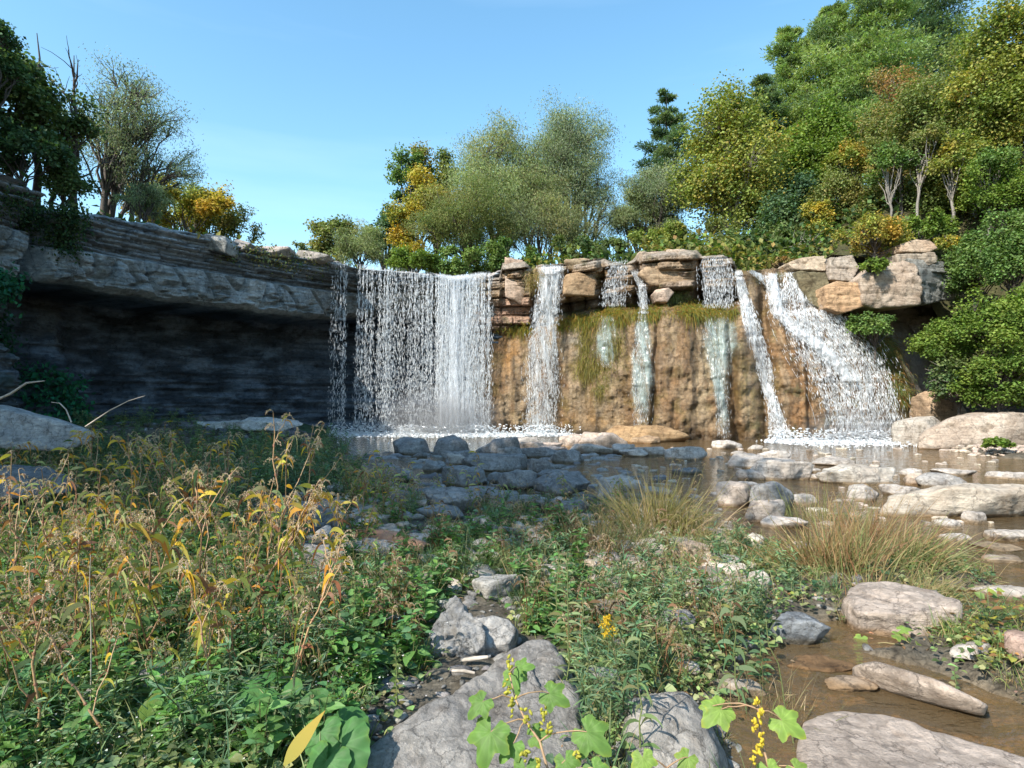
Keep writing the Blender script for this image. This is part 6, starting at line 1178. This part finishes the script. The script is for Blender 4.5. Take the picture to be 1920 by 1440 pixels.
# upright slender plants
def stalk(label, bx, by, tx, ty, seed, L=.09, W=.014, n=46, pal_=GREEN+.02, flower=None, name='tall_plant', cat='plant', droop=.5, Yb=None, nst=1):
    rg = np.random.default_rng(seed); b = G(bx, by) if Yb is None else np.array([(bx-CX)/F*Yb, Yb, .1]); root = thing(name, label, cat, b); S, B = Bag(), Bag(); Fl = Bag()
    for s in range(nst):
        t = at(tx+(s*24-12*(nst-1)), ty+abs(s)*9, b[1]); c = curve(b, t, 8, 0, .02, rg); stem(S, c, .0045, .002, (.14, .17, .06), 5); tt = np.linspace(.08, .98, n); ang = np.arange(n)*2.4; d = unit(np.column_stack([np.cos(ang), np.sin(ang), .55+0*ang])); cc = jit(pick(pal_, n, rg), n, .18, rg, .05)
        B.add(*ribbons(on(c, tt), d, L*(1.2-.7*tt)*rg.uniform(.7, 1.2, n), W*rg.uniform(.7, 1.2, n), droop*rg.uniform(.5, 1.5, n), cc, cc*1.05, 5, prof=[.2, .8, 1, .8, .45, .02], rng=rg, side=np.cross(d, [0, 0, 1.])))
        if flower is not None:
            for k in range(9):
                o = on(c, 1-.028*k); a = k*2.4; e = o+np.array([math.cos(a), math.sin(a), .6])*(.012+.006*k); m = 34; p = o+(e-o)*rg.random((m, 1))+rg.normal(size=(m, 3))*.005
                Fl.add(*leaves(p, rdir(m, rg), rdir(m, rg), .011, .008, jit(np.array(flower), m, .15, rg, .05), 'dia'))
    v, f, c = S.get(); part('stem', v, f, M['bark_col'], root, col=c); v, f, c = B.get(); part('foliage', v, f, M['leaf'], root, col=c)
    if flower is not None: v, f, c = Fl.get(); part('flower', v, f, M['leaf'], root, col=c, smooth=False)
stalk('goldenrod with a yellow flower plume in the green weeds right of the tilted slab', 1146, 1330, 1138, 1158, 1, .07, .008, 50, TEAL+.02, (.62, .42, .03), 'goldenrod', 'goldenrod')
stalk('tall pale green plant with narrow leaves rising right behind the tilted slab', 1072, 1330, 1062, 1035, 2, .12, .013, 60, GREEN+.06, None)
stalk('second narrow leaved plant leaning left beside the goldenrod', 1100, 1345, 1090, 1110, 3, .11, .011, 50, TEAL+.04, None)
stalk('tall reed like plant with broad dark leaves left of the blue grey slab', 1385, 1330, 1368, 1130, 4, .20, .028, 16, TEAL+.02, None, droop=.9)
stalk('drooping lance leaved plant in front of the round topped boulder', 1200, 1420, 1200, 1195, 5, .16, .018, 18, GREEN+.04, None, droop=.9)
stalk('leafy dark green plant leaning over the inlet near the wet slab', 1430, 1290, 1424, 1180, 6, .11, .022, 30, TEAL, None)
stalk('thin dry stalk standing alone before the second cocklebur', 1502, 1440, 1436, 1160, 7, .06, .006, 12, DRY, None)
stalk('tall thin green plant in the low weeds right of the long narrow stone', 1262, 1215, 1262, 1080, 8, .10, .010, 36, GREEN+.05, None)
stalk('tall grass like plant at the edge of the green tuft in the centre', 1040, 1190, 1050, 1020, 9, .10, .009, 36, GREEN+.07, None)
stalk('dark leaved plant in the weeds left of the pointed boulder', 668, 1240, 665, 1080, 10, .05, .010, 60, GREEN*.7, None)
stalk('green leafy plant at the left of the tilted slab foot', 745, 1330, 742, 1215, 11, .06, .018, 44, GREEN, None)
stalk('upright plant with small leaves on the right bank by the inlet', 1795, 1345, 1790, 1255, 12, .06, .026, 22, GREEN+.03, None)
# grass clumps
def clump(label, bx, by, hpx, wpx, n, pal_, seed, w=.010, bend=.6, seedh=0, cat='grass clump', leanx=0.):
    rg = np.random.default_rng(seed); b = G(bx, by); k = b[1]/F; hpx = hpx*1.32; n = int(n*1.3); wpx = wpx*1.1; o = np.column_stack([b[0]+rg.normal(size=n)*wpx*k*.32, b[1]+rg.normal(size=n)*wpx*k*.22+.1, np.full(n, b[2]-.03)]); d = unit(np.column_stack([(o[:, 0]-b[0])/(wpx*k)*.9+leanx+rg.normal(size=n)*.24, rg.normal(size=n)*.35, np.ones(n)]))
    B = Bag(); c = jit(pick(np.array(pal_), n, rg), n, .2, rg, .05); c2 = c*.6+.4*pick(np.concatenate([np.array(pal_), DRY]), n, rg); B.add(*ribbons(o, d, hpx*k*rg.uniform(.5, 1.2, n), w*rg.uniform(.6, 1.3, n), bend*rg.uniform(.2, 1.5, n), c, c2, 6, rng=rg))
    root = thing('grass_clump', label, cat, b); v, f, cc = B.get(); part('blades', v, f, M['leaf'], root, col=cc)
    if seedh: S = Bag(); t = o[:seedh]+d[:seedh]*hpx*k*.85; spikes(S, t, seedh, rg, .07, (.42, .30, .18)); v, f, cc = S.get(); part('seed_heads', v, f, M['leaf'], root, col=cc, smooth=False)
RED = [(.34, .20, .11), (.40, .28, .16), (.26, .20, .09), (.30, .16, .09)]; GT = [(.16, .20, .07), (.22, .24, .10), (.12, .16, .06), (.34, .28, .15)]
clump('reddish tan grass clump, largest on the right, left half', 1575, 1075, 120, 110, 620, RED+GT[:2], 1, .010, .55, 14)
clump('green topped grass growing behind the reddish tan clump', 1540, 1010, 110, 110, 420, GT, 2, .011, .6, 8)
clump('grey green grass leaning right over the brown water', 1715, 1065, 105, 105, 620, GT+RED[:1], 3, .010, .8, 6, leanx=.35)
clump('tan arching grass hanging over the water below the grey green grass', 1740, 1125, 85, 90, 420, [(.36, .29, .16), (.24, .22, .09)], 4, .008, 1.1, 0, leanx=.3)
clump('red brown grass in the centre of the right hand clump', 1640, 1040, 120, 80, 420, RED, 5, .010, .5, 12)
clump('tan seedy grass clump beside the stream right of the centre', 1235, 1000, 130, 90, 560, [(.34, .28, .13), (.26, .24, .09), (.38, .28, .15), (.20, .20, .08)], 6, .008, .5, 16)
clump('smaller tan grass clump behind the brown round rock', 1290, 1020, 90, 60, 260, [(.36, .28, .14), (.28, .24, .10)], 7, .008, .6, 8)
clump('dark green arching grass tuft above the small inlet in the centre', 985, 1140, 85, 100, 620, [(.06, .12, .06), (.09, .15, .07), (.12, .17, .09)], 8, .008, 1.2, 0)
clump('green grass tuft behind the grey stone in the centre', 860, 1080, 80, 110, 560, [(.07, .13, .05), (.10, .16, .06), (.14, .18, .08)], 9, .008, 1.0, 0)
clump('brown wiry weeds standing right of the centre tuft', 1120, 1050, 110, 110, 360, [(.16, .13, .07), (.20, .15, .08), (.12, .13, .06)], 10, .007, .5, 14)
clump('dry red grass on top of the large long slab', 1848, 975, 60, 70, 260, RED, 11, .010, 1.1, 0)
clump('low grass tuft hanging over the pinkish slab beneath the right hand clump', 1640, 1110, 60, 120, 360, GT+RED[:2], 12, .009, 1., 0)
clump('pale grass fan bending over the little inlet water', 1420, 1060, 60, 90, 240, [(.16, .22, .10), (.28, .30, .16)], 13, .009, 1.1, 0)
clump('dry tangled grass above the inlet beside the wet slab', 1450, 1370, 110, 130, 260, [(.30, .22, .13), (.38, .30, .18), (.14, .18, .06)], 14, .006, .8, 0)
# wood
sticks('fallen_log', 'reddish barkless log lying in the weeds behind the white rock', 'log', [np.stack([G(642, 1004, .22), G(690, 1008, .24), G(745, 1014, .22), G(800, 1030, .18)])], [np.array([.07, .10, .10, .06])], 'red_wood')
sticks('driftwood_branch', 'grey driftwood stick lying between the pointed boulder and the tilted slab', 'driftwood', [np.stack([G(865, 1238, .17), G(890, 1235, .19), G(915, 1232, .2)])], [np.array([.012, .014, .010])], 'wood')
sticks('driftwood_branch', 'pale short driftwood stick next to the tilted slab', 'driftwood', [np.stack([G(848, 1258, .2), G(870, 1258, .21), G(890, 1262, .2)])], [np.array([.009, .010, .008])], 'wood')
sticks('bare_branch', 'bare grey branch pointing right across the dark hollow, left edge', 'branch', [at(np.array([-20, 20, 50, 84]), np.array([756, 738, 718, 714]), 7.)], [np.array([.016, .014, .012, .006])], 'wood')
sticks('bare_branch', 'thin bare stem slanting up to the right above the yellow weeds', 'branch', [at(np.array([160, 205, 240, 272]), np.array([800, 770, 752, 742]), 5.5)], [np.array([.006, .005, .004, .002])], 'wood')
sticks('bare_branch', 'short bare stem bent left above the end of the long pale slab', 'branch', [at(np.array([134, 124, 112, 96]), np.array([792, 768, 756, 754]), 6.)], [np.array([.007, .006, .005, .003])], 'wood')
sticks('bare_branch', 'long pale grass stem standing alone in the lower left', 'branch', [at(np.array([170, 171, 168, 170]), np.array([1330, 1200, 1090, 1040]), 2.9)], [np.array([.003, .0028, .002, .001])], 'wood')
